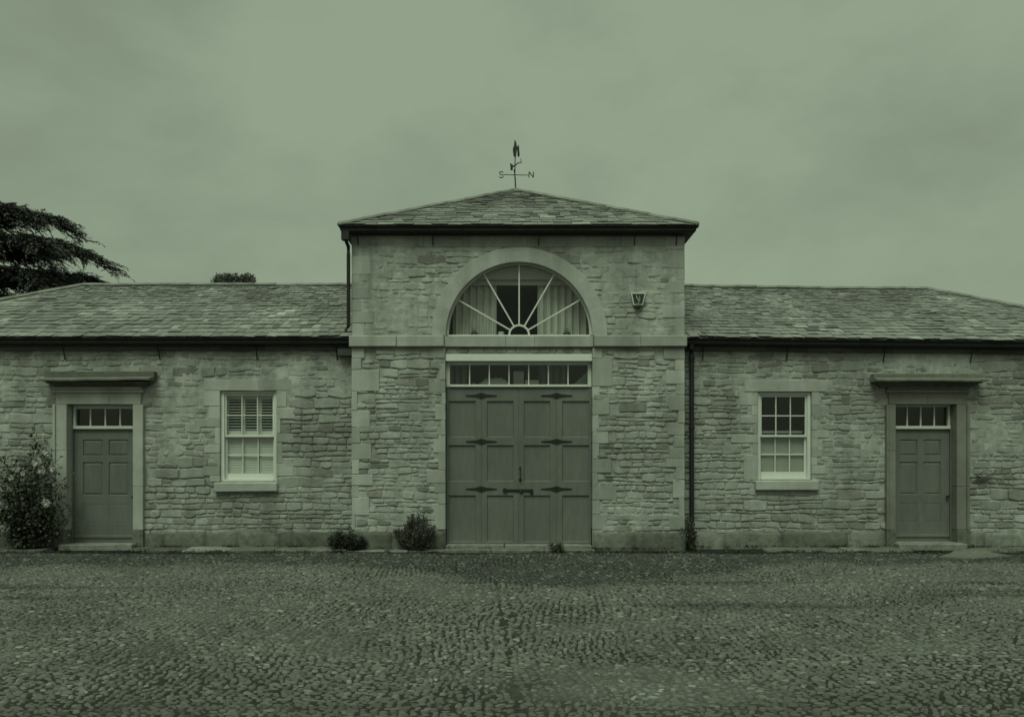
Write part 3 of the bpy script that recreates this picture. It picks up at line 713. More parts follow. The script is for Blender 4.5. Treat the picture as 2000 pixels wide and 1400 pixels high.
# string course in lengths, and the sill course between its ends
zs0, zs1 = fz(678), fz(656)
for (a, b, k) in ((XL-.035, dx0-.02, 2), (dx1+.02, XR+.035, 2)):
    for i in range(k): MB().cbox(a+(b-a)*i/k+.002, a+(b-a)*(i+1)/k-.002, -.085-rng.uniform(0, .006), .25, zs0, zs1-.004, .014, .004, rng.uniform(.2, .7)).build('string_course_stone', 'ashlar', house)
sx = [dx0-.018, fx(988), fx(1044), dx1+.018]
for i in range(3): MB().cbox(sx[i]+.002, sx[i+1]-.002, -.03, .30, zs0+.004, zs1-.004, .006, .002, rng.uniform(.3, .6)).build('sill_stone', 'ashlar', house)
# fanlight
yg = .10
f_ = MB(); K = 40
for r0, r1, ya, yb in ((RI-.042, RI+.02, yg-.02, yg+.07),):
    vs = []; fs = []
    for k in range(K+1):
        an = math.pi*k/K
        for r_, y in ((r0, ya), (r1, ya), (r1, yb), (r0, yb)): vs.append((acx+r_*math.cos(an), y, acz+.03+r_*math.sin(an)))
    for k in range(K):
        for q in range(4): a = k*4+q; b = k*4+(q+1) % 4; fs.append((a, b, b+4, a+4))
    f_.add(vs, fs)
f_.cbox(acx-RI+.03, acx+RI-.03, yg-.025, yg+.07, acz-.003, acz+.032, .005)
fan = f_.build('fanlight', 'white', house)
hb = MB(); vs = []; fs = []
for k in range(25):
    an = math.pi*k/24
    for r_, y in ((.165, yg-.012), (.198, yg-.012), (.198, yg+.03), (.165, yg+.03)): vs.append((acx+r_*math.cos(an), y, acz+.03+r_*math.sin(an)))
for k in range(24):
    for q in range(4): a = k*4+q; b = k*4+(q+1) % 4; fs.append((a, b, b+4, a+4))
hb.add(vs, fs).build('hub', 'white', fan)
angs = [30, 60, 90, 120, 150]
for d_ in angs:
    an = R(d_); c_, s_ = math.cos(an), math.sin(an); p = MB()
    w_ = .0125; vs = []
    for r_ in (.19, RI-.035):
        for o in (-w_, w_):
            for y in (yg-.01, yg+.03): vs.append((acx+r_*c_-o*s_, y, acz+.03+r_*s_+o*c_))
    p.add(vs, [(0,2,6,4),(1,5,7,3),(0,4,5,1),(2,3,7,6)]).build('glazing_bar', 'white', fan)
lim = [0]+angs+[180]
for i in range(6):
    a0, a1 = R(lim[i]), R(lim[i+1]); vs = []
    for k in range(9):
        an = a0+(a1-a0)*k/8; vs += [(acx+.19*math.cos(an), yg+.018, acz+.03+.19*math.sin(an)), (acx+(RI-.05)*math.cos(an), yg+.018, acz+.03+(RI-.05)*math.sin(an))]
    MB().add(vs, [(2*k, 2*k+1, 2*k+3, 2*k+2) for k in range(8)], 0).build('pane', 'glass', fan)
vs = [(acx, yg+.018, acz+.03)]+[(acx+.17*math.cos(math.pi*k/16), yg+.018, acz+.03+.17*math.sin(math.pi*k/16)) for k in range(17)]
MB().add(vs, [(0, k+1, k+2) for k in range(16)], 0).build('pane', 'glass', fan)
# stone lunette lining behind the arch closes the gap round the frame
ln = MB(); vs = []; fs = []
for k in range(K+1):
    an = math.pi*k/K
    for r_, y in ((RI+.005, .2), (RI+.005, .34), (RI+.56, .34)): vs.append((acx+r_*math.cos(an), y, acz+.002+r_*math.sin(an)))
for k in range(K):
    for q in range(2): a = k*3+q; fs.append((a, a+1, a+4, a+3))
ln.add(vs, fs, .4).build('arch_lining', 'room', house)
# upper room
yr = .345
room(house, XL+.32, XR-.32, acz-.35, acz+RI+.09, (acx-RI, acx+RI, acz, acz+RI), yr, 4.2, ceil='ceil')
# rubble strip, white beam, transom light, carriage doors below the sill course
yd = .15
zb0 = fz(706, .06); zb1 = fz(692, .06)
MB().cbox(dx0+.002, dx1-.002, .012, .3, zb0, zb1, .008, 0, .9).build('lintel_beam', 'white', house)
st_ = MB().box(dx0+.002, dx1-.002, .035, .3, zb1+.001, zs0-.001, 0).build('packing_wall', 'mortar', house)
x = dx0+.02
while x < dx1-.1:
    x1 = x+rng.uniform(.12, .3); x1 = min(x1, dx1-.01)
    P = [(x+.01, zb1+.01), ((x+x1)/2, zb1+.005), (x1-.01, zb1+.012), (x1-.004, (zb1+zs0)/2), (x1-.02, zs0-.01), ((x+x1)/2, zs0-.004), (x+.02, zs0-.012), (x+.004, (zb1+zs0)/2)]
    v, f = stone_shape(P, .035, .014, rng); link_mesh('stone', v, f, [rng.random()]*len(f), 'rubble', st_); x = x1
zt0, zt1 = fz(756, yd), zb0
tl = MB(); tl.cbox(dx0+.002, dx0+.07, yd-.02, yd+.08, zt0, zt1-.002, .005); tl.cbox(dx1-.07, dx1-.002, yd-.02, yd+.08, zt0, zt1-.002, .005)
tl.cbox(dx0+.07, dx1-.07, yd-.04, yd+.08, zt0, zt0+.045, .006); tl.cbox(dx0+.07, dx1-.07, yd-.018, yd+.08, zt1-.05, zt1-.002, .005)
ctw = tl.build('transom_window', 'white', house)
W7 = (dx1-dx0-.14)/7
for i in range(1, 7): bar(ctw, dx0+.07+W7*i-.011, dx0+.07+W7*i+.011, yd-.01, yd+.03, zt0+.045, zt1-.05)
for i in range(7): pane(ctw, dx0+.07+W7*i+(.011 if i else 0), dx0+.07+W7*(i+1)-(.011 if i < 6 else 0), yd+.015, zt0+.045, zt1-.05)
reveal(house, (dx0, dx1, fz(1063, .3), zs0), .302, .36, 'room')
room(house, XL+.32, XR-.32, 0, zs0+.06, (dx0, dx1, zt0, zt1), .362, 4.2)
# doors: two bifold pairs, twelve panels
zd0, zd1 = fz(1061, yd), zt0-.006
cols = [(876, 929), (951, 1003), (1023, 1075), (1098, 1151)]; rws = [(783, 854), (869, 940), (967, 1058)]
seams = [dx0+.004, fx(940, yd), fx(1013, yd), fx(1087.5, yd), dx1-.004]
cd = MB().box(dx0+.006, dx1-.006, yd+.042, yd+.075, zd0, zd1, .3).build('carriage_door', 'door', house)
for i, (a, b) in enumerate(cols):
    xa, xb = fx(a, yd), fx(b, yd); lf = MB(); s0, s1 = seams[i]+.002, seams[i+1]-.002; tt = rng.random()
    lf.box(s0, xa, yd, yd+.041, zd0, zd1, tt); lf.box(xb, s1, yd, yd+.041, zd0, zd1, tt)
    zz = [zd1]+[fz(v, yd) for r_ in rws for v in r_]+[zd0]
    for k in range(0, len(zz), 2): lf.box(xa, xb, yd, yd+.041, zz[k+1], zz[k], tt)
    lf.build('leaf', 'door', cd)
    for r0, r1 in rws:
        mb = MB(); z0_, z1_ = fz(r1, yd), fz(r0, yd); q = [(0, .001), (.012, .026)]; vs = []
        for o, d__ in q: vs += [(xa+o, yd+d__, z0_+o), (xb-o, yd+d__, z0_+o), (xb-o, yd+d__, z1_-o), (xa+o, yd+d__, z1_-o)]
        mb.add(vs, [(4,5,6,7)]+[(k, (k+1) % 4, (k+1) % 4+4, k+4) for k in range(4)], tt); mb.build('panel', 'door', cd)
for hx in (940, 1087):
    for hy in (772.5, 862, 954.5):
        cx, cz = fx(hx, yd), fz(hy, yd); a, b = .285, .05
        P = [(cx-a, cz-.008), (cx-.10, cz-.022), (cx-.03, cz-.045), (cx, cz-b), (cx+.03, cz-.045), (cx+.10, cz-.022), (cx+a, cz-.008), (cx+a, cz+.008), (cx+.10, cz+.022), (cx+.03, cz+.045), (cx, cz+b), (cx-.03, cz+.045), (cx-.10, cz+.022), (cx-a, cz+.008)]
        h_ = MB().prism_y(P, yd-.012, yd-.001, 0); h_.tube([(cx, yd-.014, cz-.05), (cx, yd-.014, cz+.05)], .010, 6); h_.build('hinge', 'iron', cd)
bz = fz(957, yd); b_ = MB()
b_.cbox(fx(990, yd), fx(1041, yd), yd-.022, yd-.001, bz-.022, bz+.022, .005); b_.tube([(fx(986, yd), yd, bz), (fx(986, yd), yd-.03, bz)], .042, 10)
b_.cbox(fx(1035, yd), fx(1041.5, yd), yd-.020, yd-.001, bz-.07, bz-.015, .006); b_.cbox(fx(1015, yd), fx(1021, yd), yd-.028, yd-.001, bz-.055, bz-.01, .006)
b_.build('bolt', 'iron', cd)
hx = fx(1016, yd); p = MB(); p.tube([(hx, yd, fz(914, yd)), (hx, yd-.05, fz(915, yd)), (hx, yd-.055, fz(926, yd)), (hx, yd-.05, fz(936, yd)), (hx, yd, fz(937, yd))], .010, 6)
p.cbox(hx-.018, hx+.018, yd-.006, yd-.001, fz(940, yd), fz(933, yd), .003); p.cbox(hx-.016, hx+.016, yd-.006, yd-.001, fz(917, yd), fz(911, yd), .003); p.build('pull_handle', 'iron', cd)
# steps at the carriage door
for i, (a, b) in enumerate(((dx0+.01, fx(985)), (fx(985), fx(1100)), (fx(1100), dx1-.01))):
    MB().cbox(a+.003, b-.003, -.04, .32, GZ-.05, zd0-.006, .012, .004, .9).build('door_step', 'kerb', house)
for i, (a, b) in enumerate(((fx(868), fx(960)), (fx(960), fx(1062)), (fx(1062), fx(1160)))):
    MB().cbox(a+.003, b-.003, -.26-rng.uniform(0, .05), -.042, GZ-.05, -.075+rng.uniform(-.01, .005), .015, .008, .75).build('door_step', 'kerb', house)
plinth(house, XL-.015, dx0-.005, 0, fz(1035), []); plinth(house, dx1+.005, XR+.015, 0, fz(1035), [])
# eave, gutter, roof
ye = -.08
rf_z = fz(440, -.25)
mb = MB()
mb.cbox(XL-.06, XR+.06, -.07, .2, ztop-.002, rf_z-.10, .01, 0, .2); mb.cbox(XL-.10, XR+.10, -.11, .15, ztop+.055, rf_z-.085, .012, 0, .5)
for s in (-1, 1):
    a, b = (XL-.06, XL+.2) if s < 0 else (XR-.2, XR+.06); mb.box(a, b, .2, 6.2, ztop-.002, rf_z-.10)
mb.build('eave_cornice', 'timber', house)
gc = gutter(house, XL-.03, XR+.03, -.09, 3.2, rf_z+.005)
for px in (698, 845, 1052, 1240, 1322):
    xx = fx(px, -.1); MB().tube([(xx, -.19, rf_z-.11), (xx, -.12, ztop-.01), (xx, -.035, fz(480))], .011, 5).build('gutter_bracket', 'iron', gc)
EX0, EX1, EY0 = XL-.18, XR+.18, -.24; half = (EX1-EX0)/2; apx = (EX0+EX1)/2-.03; apy = EY0+half; apz = fz(373, apy); EY1 = EY0+2*half
rise = apz-rf_z
rd = MB().add([(EX0, EY0, rf_z), (EX1, EY0, rf_z), (EX1, EY1, rf_z), (EX0, EY1, rf_z), (apx, apy, apz-.01), ], [(0,1,4), (1,2,4), (2,3,4), (3,0,4), (3,2,1,0)], .2)
roof_c = rd.build('roof', 'slate', house)
def slope(p0, p1, ap):
    p0, p1, ap = Vector(p0), Vector(p1), Vector(ap); ax = (p1-p0).normalized(); up = (ap-p0)-ax*(ap-p0).dot(ax); S = up.length; up.normalize(); n = ax.cross(up).normalized()
    return p0, ax, up, n, S, (p1-p0).length, (ap-p0).dot(ax)
A_ = (apx, apy, apz)
for i, (p0, p1) in enumerate((((EX0, EY0, rf_z), (EX1, EY0, rf_z)), ((EX1, EY0, rf_z), (EX1, EY1, rf_z)), ((EX0, EY1, rf_z), (EX0, EY0, rf_z)))):
    O, ax, up, n, S, Lw, am = slope(p0, p1, A_)
    slates(roof_c, O, ax, up, n, lambda s: am*s/S, lambda s: Lw-(Lw-am)*s/S, S, .21, .11, .25, .15, 30+i, keep=300 if i == 0 else 0)
for c_ in ((EX0, EY0), (EX1, EY0)): ridge_line(roof_c, 'hip_tile', (c_[0], c_[1], rf_z+.03), (apx, apy, apz+.03), .07, .55)
MB().add([(apx+.2*math.cos(a_*math.pi/4), apy+.2*math.sin(a_*math.pi/4), apz-.06) for a_ in range(8)]+[(apx, apy, apz+.085)], [(i, (i+1) % 8, 8) for i in range(8)], .4).build('apex_cap', 'ridge', roof_c)
# downpipe on the left corner
px_ = XL-.045
dp = MB(); dp.tube([(px_-.03, -.18, rf_z-.10), (px_-.03, -.16, fz(474)), (px_, -.075, fz(484)), (px_, -.07, fz(500)), (px_, -.07, fz(638)), (px_-.05, -.09, fz(648))], .034, 8)
dp.box(px_-.10, px_+.04, -.22, -.10, fz(474), rf_z-.06)
dp.build('downpipe', 'iron', house)

# ================================================================== the two cottages
YW = .30
def wx(px): return fx(px, YW)
def wz(py): return fz(py, YW)
def cottage(side):
    left = side < 0
    lab = 'low stone cottage left of the carriage house, with white louvred shutters in its window' if left else 'low stone cottage right of the carriage house, with half-screened sash window and black downpipe'
    xo, xi = ((-12.7, XL-.02) if left else (XR+.02, 12.4))
    b = thing('cottage', lab, 'building', ((xo+xi)/2, YW, GZ), 'low cottages flanking the carriage house')
    warp = None
    if not left:
        def warp(p):
            t = max(0.0, min(1.3, (p[0]-XR)/6.2)); up = max(0, min(1, (p[2]-3.7)/1.7))
            return (p[0], p[1], p[2]-.066*t-up*.03*math.sin(math.pi*min(t, 1)*.9))
    zt = wz(684)
    if left:
        dr = (133, 262, 790, 838, 1058); wn = (430, 540, 763, 940, 852)
        sur = (107, 283); hood = (88, 305); lint = (398, 570, 740, 763); sill = (421, 543, 941, 960)
        q = [(398,430,763,793),(408,430,793,818),(380,430,818,834),(420,430,834,868),(398,430,868,884),(417,430,884,910),(397,430,910,929),(410,430,929,941),
             (540,577,795,818),(540,548,818,846),(540,560,763,795),(540,574,846,864),(540,552,864,905),(540,573,905,930)]
    else:
        dr = (1747, 1866, 786, 838, 1056); wn = (1480, 1585, 765, 937, 852)
        sur = (1728, 1890); hood = (1707, 1918); lint = (1453, 1615, 742, 765); sill = (1474, 1597, 938, 957)
        q = [(1444,1480,765,792),(1468,1480,792,812),(1446,1480,812,827),(1470,1480,827,848),(1427,1480,848,865),(1470,1480,865,888),(1452,1480,888,937),
             (1585,1600,765,792),(1585,1614,792,813),(1585,1596,813,840),(1585,1620,840,855),(1585,1598,855,875),(1585,1606,875,892),(1585,1596,892,909),(1585,1612,909,926)]
    dop = (wx(dr[0]), wx(dr[1]), GZ, wz(dr[2])); wop = (wx(wn[0]), wx(wn[1]), wz(wn[3]), wz(wn[2]))
    bl = [(wx(a), wx(c), wz(d_), wz(e_)) for a, c, e_, d_ in q]
    lr = (wx(lint[0]), wx(lint[1]), wz(lint[3]), wz(lint[2])); sr = (wx(sill[0]), wx(sill[1]), wz(sill[3]), wz(sill[2]))
    surr = (wx(sur[0]), wx(sur[1]), GZ, wz(760)); hr = (wx(hood[0])+.1, wx(hood[1])-.1, wz(760), wz(735))
    rubble_wall(b, YW, xo, xi, GZ, zt, [dop, wop], bl+[lr, sr, surr, hr], 21 if left else 22, tb=-.08, flush=lambda x, z: (.013 if z > 2.75 else .0)+(.010*max(0, min(1, (z-1.1)/.6)) if z <= 2.75 and (x < -5.2 or x > 4.2) else 0))
    dressed(b, 'jamb_stone', bl, YW, .22, .014)
    if left: dressed(b, 'lintel', [(lr[0], wx(505), lr[2], lr[3])], YW, .22, .018, tint=.6); dressed(b, 'lintel', [(wx(505), lr[1], lr[2], lr[3])], YW, .22, .016, 'ashlar', tint=0.0)
    else: dressed(b, 'lintel', [lr], YW, .22, .018, tint=.5)
    MB().cbox(sr[0], sr[1], YW-.09, YW+.1, sr[2], sr[3]-.002, .018, .008, .7).build('sill', 'ashlar', b)
    # sash window
    win, (xa, xb, z0, zm, z1, yf) = sash_window(b, wn[0], wn[1], wn[2], wn[3], wn[4], YW)
    reveal(b, wop, YW+.03, YW+.32, 'ashlar')
    room(b, wop[0]-1.0, wop[1]+1.0, .1, 3.2, wop, YW+.322, 3.2)
    if left:
        # three hinged shutter leaves with louvres: open above, closed below
        ys = yf+.125; zi0, zi1 = z0+.04, z1-.02
        W_ = (xb-xa)/3
        for i in range(3):
            a, c = xa+W_*i+.003, xa+W_*(i+1)-.003; s = MB(); st = .035
            s.cbox(a, a+st, ys, ys+.03, zi0, zi1, .003); s.cbox(c-st, c, ys, ys+.03, zi0, zi1, .003)
            ztr = fz(780, ys); zmr0, zmr1 = fz(857, ys), fz(841, ys); zbr = zi0+.07
            s.cbox(a+st, c-st, ys+.001, ys+.03, ztr, zi1, .003); s.cbox(a+st, c-st, ys+.001, ys+.03, zmr0, zmr1, .003); s.cbox(a+st, c-st, ys+.001, ys+.03, zi0, zbr, .003)
            s.build('shutter', 'louvre', win)
            def louvres(lo, hi, n, tilt, wd, th):
                for k in range(n):
                    zc = lo+(hi-lo)*(k+.5)/n; dy, dz = math.cos(tilt)*wd/2, math.sin(tilt)*wd/2; ny, nz = -math.sin(tilt)*th/2, math.cos(tilt)*th/2
                    yc = ys+.015
                    vs = [(x_, yc+s1*dy+s2*ny, zc+s1*dz+s2*nz) for x_ in (a+st, c-st) for s1, s2 in ((-1,-1),(1,-1),(1,1),(-1,1))]
                    MB().add(vs, [(0,1,2,3),(7,6,5,4),(0,4,5,1),(1,5,6,2),(2,6,7,3),(3,7,4,0)], 0).build('slat', 'louvre', win)
            louvres(zmr1, ztr, 11, R(12), .05, .010)
            louvres(zbr, zmr0, 14, R(80), .056, .006)
    else:
        # plain half-height roller screen behind the lower sash
        ys = yf+.125
        MB().box(xa, xb, ys, ys+.008, z0+.04, zm-.01, 0).build('window_screen', 'card', win)
        MB().tube([(xa, ys, zm), (xb, ys, zm)], .014, 6).build('screen_rail', 'louvre', win)
        MB().box(xa, xb, yf+.25, yf+.27, fz(846, yf+.25), fz(841, yf+.25), 0).build('cross_rail', 'card', win)
    # door with stone surround and hood
    x0, x1, zb, ztd, ydd = cottage_door(b, *dr, YW, left)
    sm = 'ashlar' if left else 'ashlar_dark'
    ay = YW-.055; za = wz(768)
    # architrave: inner band, outer raised band, each in stones
    for (ia, oa, s) in ((x0, surr[0], -1), (x1, surr[1], 1)):
        cuts = [-.1, wz(1034), wz(880 if s < 0 else 950), wz(790)]
        for k in range(3):
            lo, hi = cuts[k], cuts[k+1]; pr = ay-(.02 if k == 0 else 0)
            i0, i1 = (oa+.05, ia) if s < 0 else (ia, oa-.05); o0, o1 = (oa, oa+.05) if s < 0 else (oa-.05, oa)
            mm = 'plinth' if k == 0 else sm
            MB().cbox(i0, i1, pr, YW+.30, lo+.002, hi-.002, .007, .002, .6 if left else .5).build('architrave_stone', mm, b)
            if k: MB().cbox(o0, o1-.001, pr-.025, YW+.1, lo+.002, hi-.002, .008, .002, .6 if left else .3).build('architrave_moulding', sm, b)
            else: MB().cbox(o0, o1-.001, pr-.003, YW+.1, lo+.002, hi-.002, .008, .002, .5).build('architrave_stone', 'plinth', b)
    xm = (surr[0]+surr[1])/2+(0 if not left else .2)
    for (a, c) in ((surr[0]+.05, xm), (xm, surr[1]-.05)):
        MB().cbox(a+.001, c-.001, ay, YW+.30, wz(790)+.001, za, .007, .002, .4).build('architrave_stone', sm, b)
    MB().cbox(surr[0], surr[1], ay-.026, YW+.1, za+.001, wz(761), .008, .001, .4).build('architrave_moulding', sm, b)
    MB().cbox(surr[0]+.02, surr[1]-.02, ay-.06, YW+.1, wz(761)+.001, wz(757), .01, .001, .4).build('hood_moulding', 'hood' if not left else 'ashlar', b)
    yh = YW-.30; xh0, xh1 = (fx(76, yh), fx(291, yh)) if left else (fx(1713, yh), fx(1931, yh))
    # corbelled bed moulding: widening steps seen from below
    hs = MB(); z_ = wz(757)+.001
    for k, (p, dz, ins) in enumerate(((.12, .035, .16), (.17, .03, .11), (.22, .03, .06))):
        hs.cbox(xh0+ins, xh1-ins, YW-p, YW+.1, z_, z_+dz-.001, .010, .001, .1); z_ += dz
    hs.build('hood_moulding', 'hood', b)
    # the slab, uneven and a little sloped, with a lighter worn edge
    sl = MB(); nseg = 10; vs = []; fs = []
    for i in range(nseg+1):
        t = i/nseg; xx = xh0+(xh1-xh0)*t; tilt = (.02*t if left else -.005*t); dz = rng.uniform(-.006, .006)
        for (y, zz) in ((YW+.05, .0), (yh, -.0), (yh-.005, .030), (yh+.03, .045), (YW+.05, .115)): vs.append((xx, y, z_+.002+zz+tilt+(dz if y < YW else 0)))
    for i in range(nseg):
        for k in range(5): a = i*5+k; c = i*5+(k+1) % 5; fs.append((a, a+5, c+5, c))
    fs += [tuple(range(5)), tuple(range(nseg*5, nseg*5+5))[::-1]]
    sl.add(vs, fs, .8 if left else .9).build('hood_slab', 'hood', b)
    MB().cbox(xh0+.01, xh1+(.02 if left else -.02), YW-.15, YW+.04, z_+.06, wz(727 if left else 731), .006, .004, 0 if left else .5).build('hood_flashing', 'hood', b)
    MB().cbox(dop[0]-.04, dop[1]+.08, .04, YW+.3, GZ-.02, zb-.004, .014, .006, .9).build('door_step', 'kerb', b)
    reveal(b, (x0, x1, zb, ztd), YW+.302, YW+.36, 'room')
    room(b, x0-.5, x1+.5, -.05, 3.0, (x0, x1, fz(dr[3], ydd), ztd), YW+.362, 3.4)
    plinth(b, xo, xi, YW, wz(1035), [(surr[0], surr[1])])
    # other walls
    MB().box(xo+.002, xo+.3, YW+.03, 6.3, GZ, zt).build('side_wall', 'rubble', b) if left else MB().box(xi-.3, xi-.002, YW+.03, 6.3, GZ, zt).build('side_wall', 'rubble', b)
    MB().box(xo, xi, 6.3, 6.6, GZ, zt).build('back_wall', 'rubble', b)
    # eave board, gutter
    ze = fz(660, .10)
    xe = xo-.2 if left else xi+.2                       # free end of the eave
    mb = MB()
    nseg = 12; pts = [xo-.05+(xi-xo+.05)*i/nseg for i in range(nseg+1)] if left else [xi+.05-(xi-xo+.05)*i/nseg for i in range(nseg+1)][::-1]
    for i in range(nseg): mb.box(pts[i], pts[i+1]-.002, YW-.075+rng.uniform(0, .004), YW+.2, zt-.01, ze-.06, rng.random())
    mb.box(xo-.05 if left else xi-.2, xo+.2 if left else xi+.05, YW+.2, 6.3, zt-.01, ze-.06)
    mb.build('eave_board', 'timber', b, False, warp)
    g = gutter(b, xo-.03 if left else xi*0+XR+.06, xi-.04 if left else xi+.03, YW-.07, 3.4, ze+.0, left, not left, warp)
    for px in ((118, 305, 497, 655) if left else (1376, 1542, 1733, 1905)):
        xx = fx(px, .12); mk = MB(); mk.tube([(xx, .10, ze-.09), (xx, YW-.09, zt-.0), (xx, YW-.025, wz(703))], .011, 5); mk.build('gutter_bracket', 'iron', g, False, warp)
    # roof
    ey0, ridge_y = .07, 3.33; ey1 = 2*ridge_y-ey0; rz = fz(558.5, ridge_y); ezr = ze+.012
    run = ridge_y-ey0
    if left: xr_end = fx(165, ridge_y); xe = xr_end-run; xin = XL+.03
    else: xr_end = fx(1808, ridge_y); xe = xr_end+run; xin = XR-.03
    V = [(xe, ey0, ezr), (xin, ey0, ezr), (xin, ridge_y, rz), (xr_end, ridge_y, rz), (xe, ey1, ezr), (xin, ey1, ezr)]
    rf = MB().add(V, [(0,1,2,3), (4,3,2,5), (0,3,4), (1,5,2), (0,4,5,1)] if left else [(1,0,3,2), (3,4,5,2), (3,0,4), (5,1,2), (4,0,1,5)], .2).build('roof', 'slate', b, False, (lambda p: (warp(p)[0], warp(p)[1], warp(p)[2]-.01)) if warp else None)
    S = math.hypot(run, rz-ezr); up = Vector((0, run, rz-ezr)).normalized(); n = Vector((1, 0, 0)).cross(up)
    if left: slates(rf, (xe, ey0, ezr), (1, 0, 0), up, n, lambda s: run*s/S, lambda s: xin-xe, S, .24, .12, .19, .12, 40, None)
    else: slates(rf, (xin, ey0, ezr), (1, 0, 0), up, n, lambda s: 0, lambda s: xe-xin-run*s/S, S, .20, .10, .20, .13, 44, warp)
    # hip end
    O, ax, u2, n2, S2, Lw, am = slope((xe, ey1, ezr), (xe, ey0, ezr), (xr_end, ridge_y, rz)) if left else slope((xe, ey0, ezr), (xe, ey1, ezr), (xr_end, ridge_y, rz))
    slates(rf, O, ax, u2, n2, lambda s: am*s/S2, lambda s: Lw-(Lw-am)*s/S2, S2, .36, .17, .27, .17, 50, warp, 0)
    ridge_line(rf, 'ridge_tile', (xr_end, ridge_y, rz+.02), (xin, ridge_y, rz+.02), .085, .48, warp)
    ridge_line(rf, 'hip_tile', (xe, ey0, ezr+.03), (xr_end, ridge_y, rz+.03), .075, .5, warp)
    if not left:
        xp = fx(1353, .12); dp = MB()
        dp.tube([(xp-.02, .13, ze-.10), (xp-.02, .14, wz(683)), (xp, .20, wz(692)), (xp, .20, wz(1016)), (xp-.02, .20, wz(1024)), (xp-.015, .13, wz(1034)), (xp-.01, .12, wz(1064)), (xp+.02, .06, wz(1070))], .043, 10)
        dp.build('downpipe', 'iron', b)
        for py in (700, 835, 1022): MB().tube([(xp, .20, wz(py)-.03), (xp, .20, wz(py)+.03)], .056, 10).build('pipe_collar', 'iron', b)
    else:
        MB().cbox(fx(661, .2), XL-.02, .12, .32, wz(697), wz(683)-.012, .006, 0, .2).build('eave_block', 'timber', b)
    return b
cot_l = cottage(-1)
cot_r = cottage(1)

# ------------------------------------------------------------------ kerb of uneven flags along the foot of the walls
def kerb():
    base = MB().box(-13, 13, -.18, .28, GZ-.25, GZ-.03, .3).build('kerb', 'kerb'); base['kind'] = 'structure'
    x = -12.8
    while x < 12.5:
        x1 = x+rng.uniform(.35, 1.1); xm = (x+x1)/2
        centre = XL-.05 < xm < XR+.05
        if rng.random() > .22 and not (dx0-.1 < xm < dx1+.1) and not any(wx(a)-.25 < xm < wx(c)+.25 for a, c in ((150, 240), (1770, 1840))):
            yf = (-.30 if centre else -.22)+rng.uniform(-.06, .06); zt = -.082+rng.uniform(-.022, .012)
            MB().cbox(x+.006, x1-.006, yf, (-.01 if centre else YW-.01), GZ-.1, zt, .02, .014).build('kerb_flag', 'kerb', base)
        x = x1
    # loose pale slab lying across the kerb by the right-hand door
    V = [(8.0, -.16), (8.4, -.10), (8.55, -.75), (7.55, -1.15), (7.25, -.95), (7.7, -.5)]; V = V[::-1]
    n = len(V); vs = [(a, b, GZ+.012+.02*(b > -.3)) for a, b in V] + [(a*1.002, b-.01, GZ-.03) for a, b in V]
    MB().add(vs, [tuple(range(n))[::-1]] + [(i, (i+1) % n, (i+1) % n+n, i+n) for i in range(n)], .78).build('kerb_flag', 'kerb', base)
kerb()

# ------------------------------------------------------------------ foliage helper: many small folded leaves
def leaves(name, m, parent, P, Dv, Nv, ln, wd, T, smooth=False):
    """P base points, Dv directions, Nv rough normals; each leaf is two triangles-pairs folded along its rib"""
    n = len(P); Dv = Dv/np.linalg.norm(Dv, axis=1, keepdims=True); S = np.cross(Dv, Nv); S /= np.maximum(np.linalg.norm(S, axis=1, keepdims=True), 1e-6)
    U = np.cross(S, Dv); ln = np.broadcast_to(ln, n)[:, None]; wd = np.broadcast_to(wd, n)[:, None]
    V = np.stack([P, P+Dv*ln*.5+S*wd*.5+U*wd*.15, P+Dv*ln-U*ln*.06, P+Dv*ln*.5-S*wd*.5+U*wd*.15], 1).reshape(-1, 3)
    k = np.arange(n)[:, None]*4
    Fc = np.concatenate([k+np.array([[0, 1, 2]]), k+np.array([[0, 2, 3]])], 0)
    return np_mesh(name, V, Fc, np.concatenate([T, T]), m, parent, smooth)

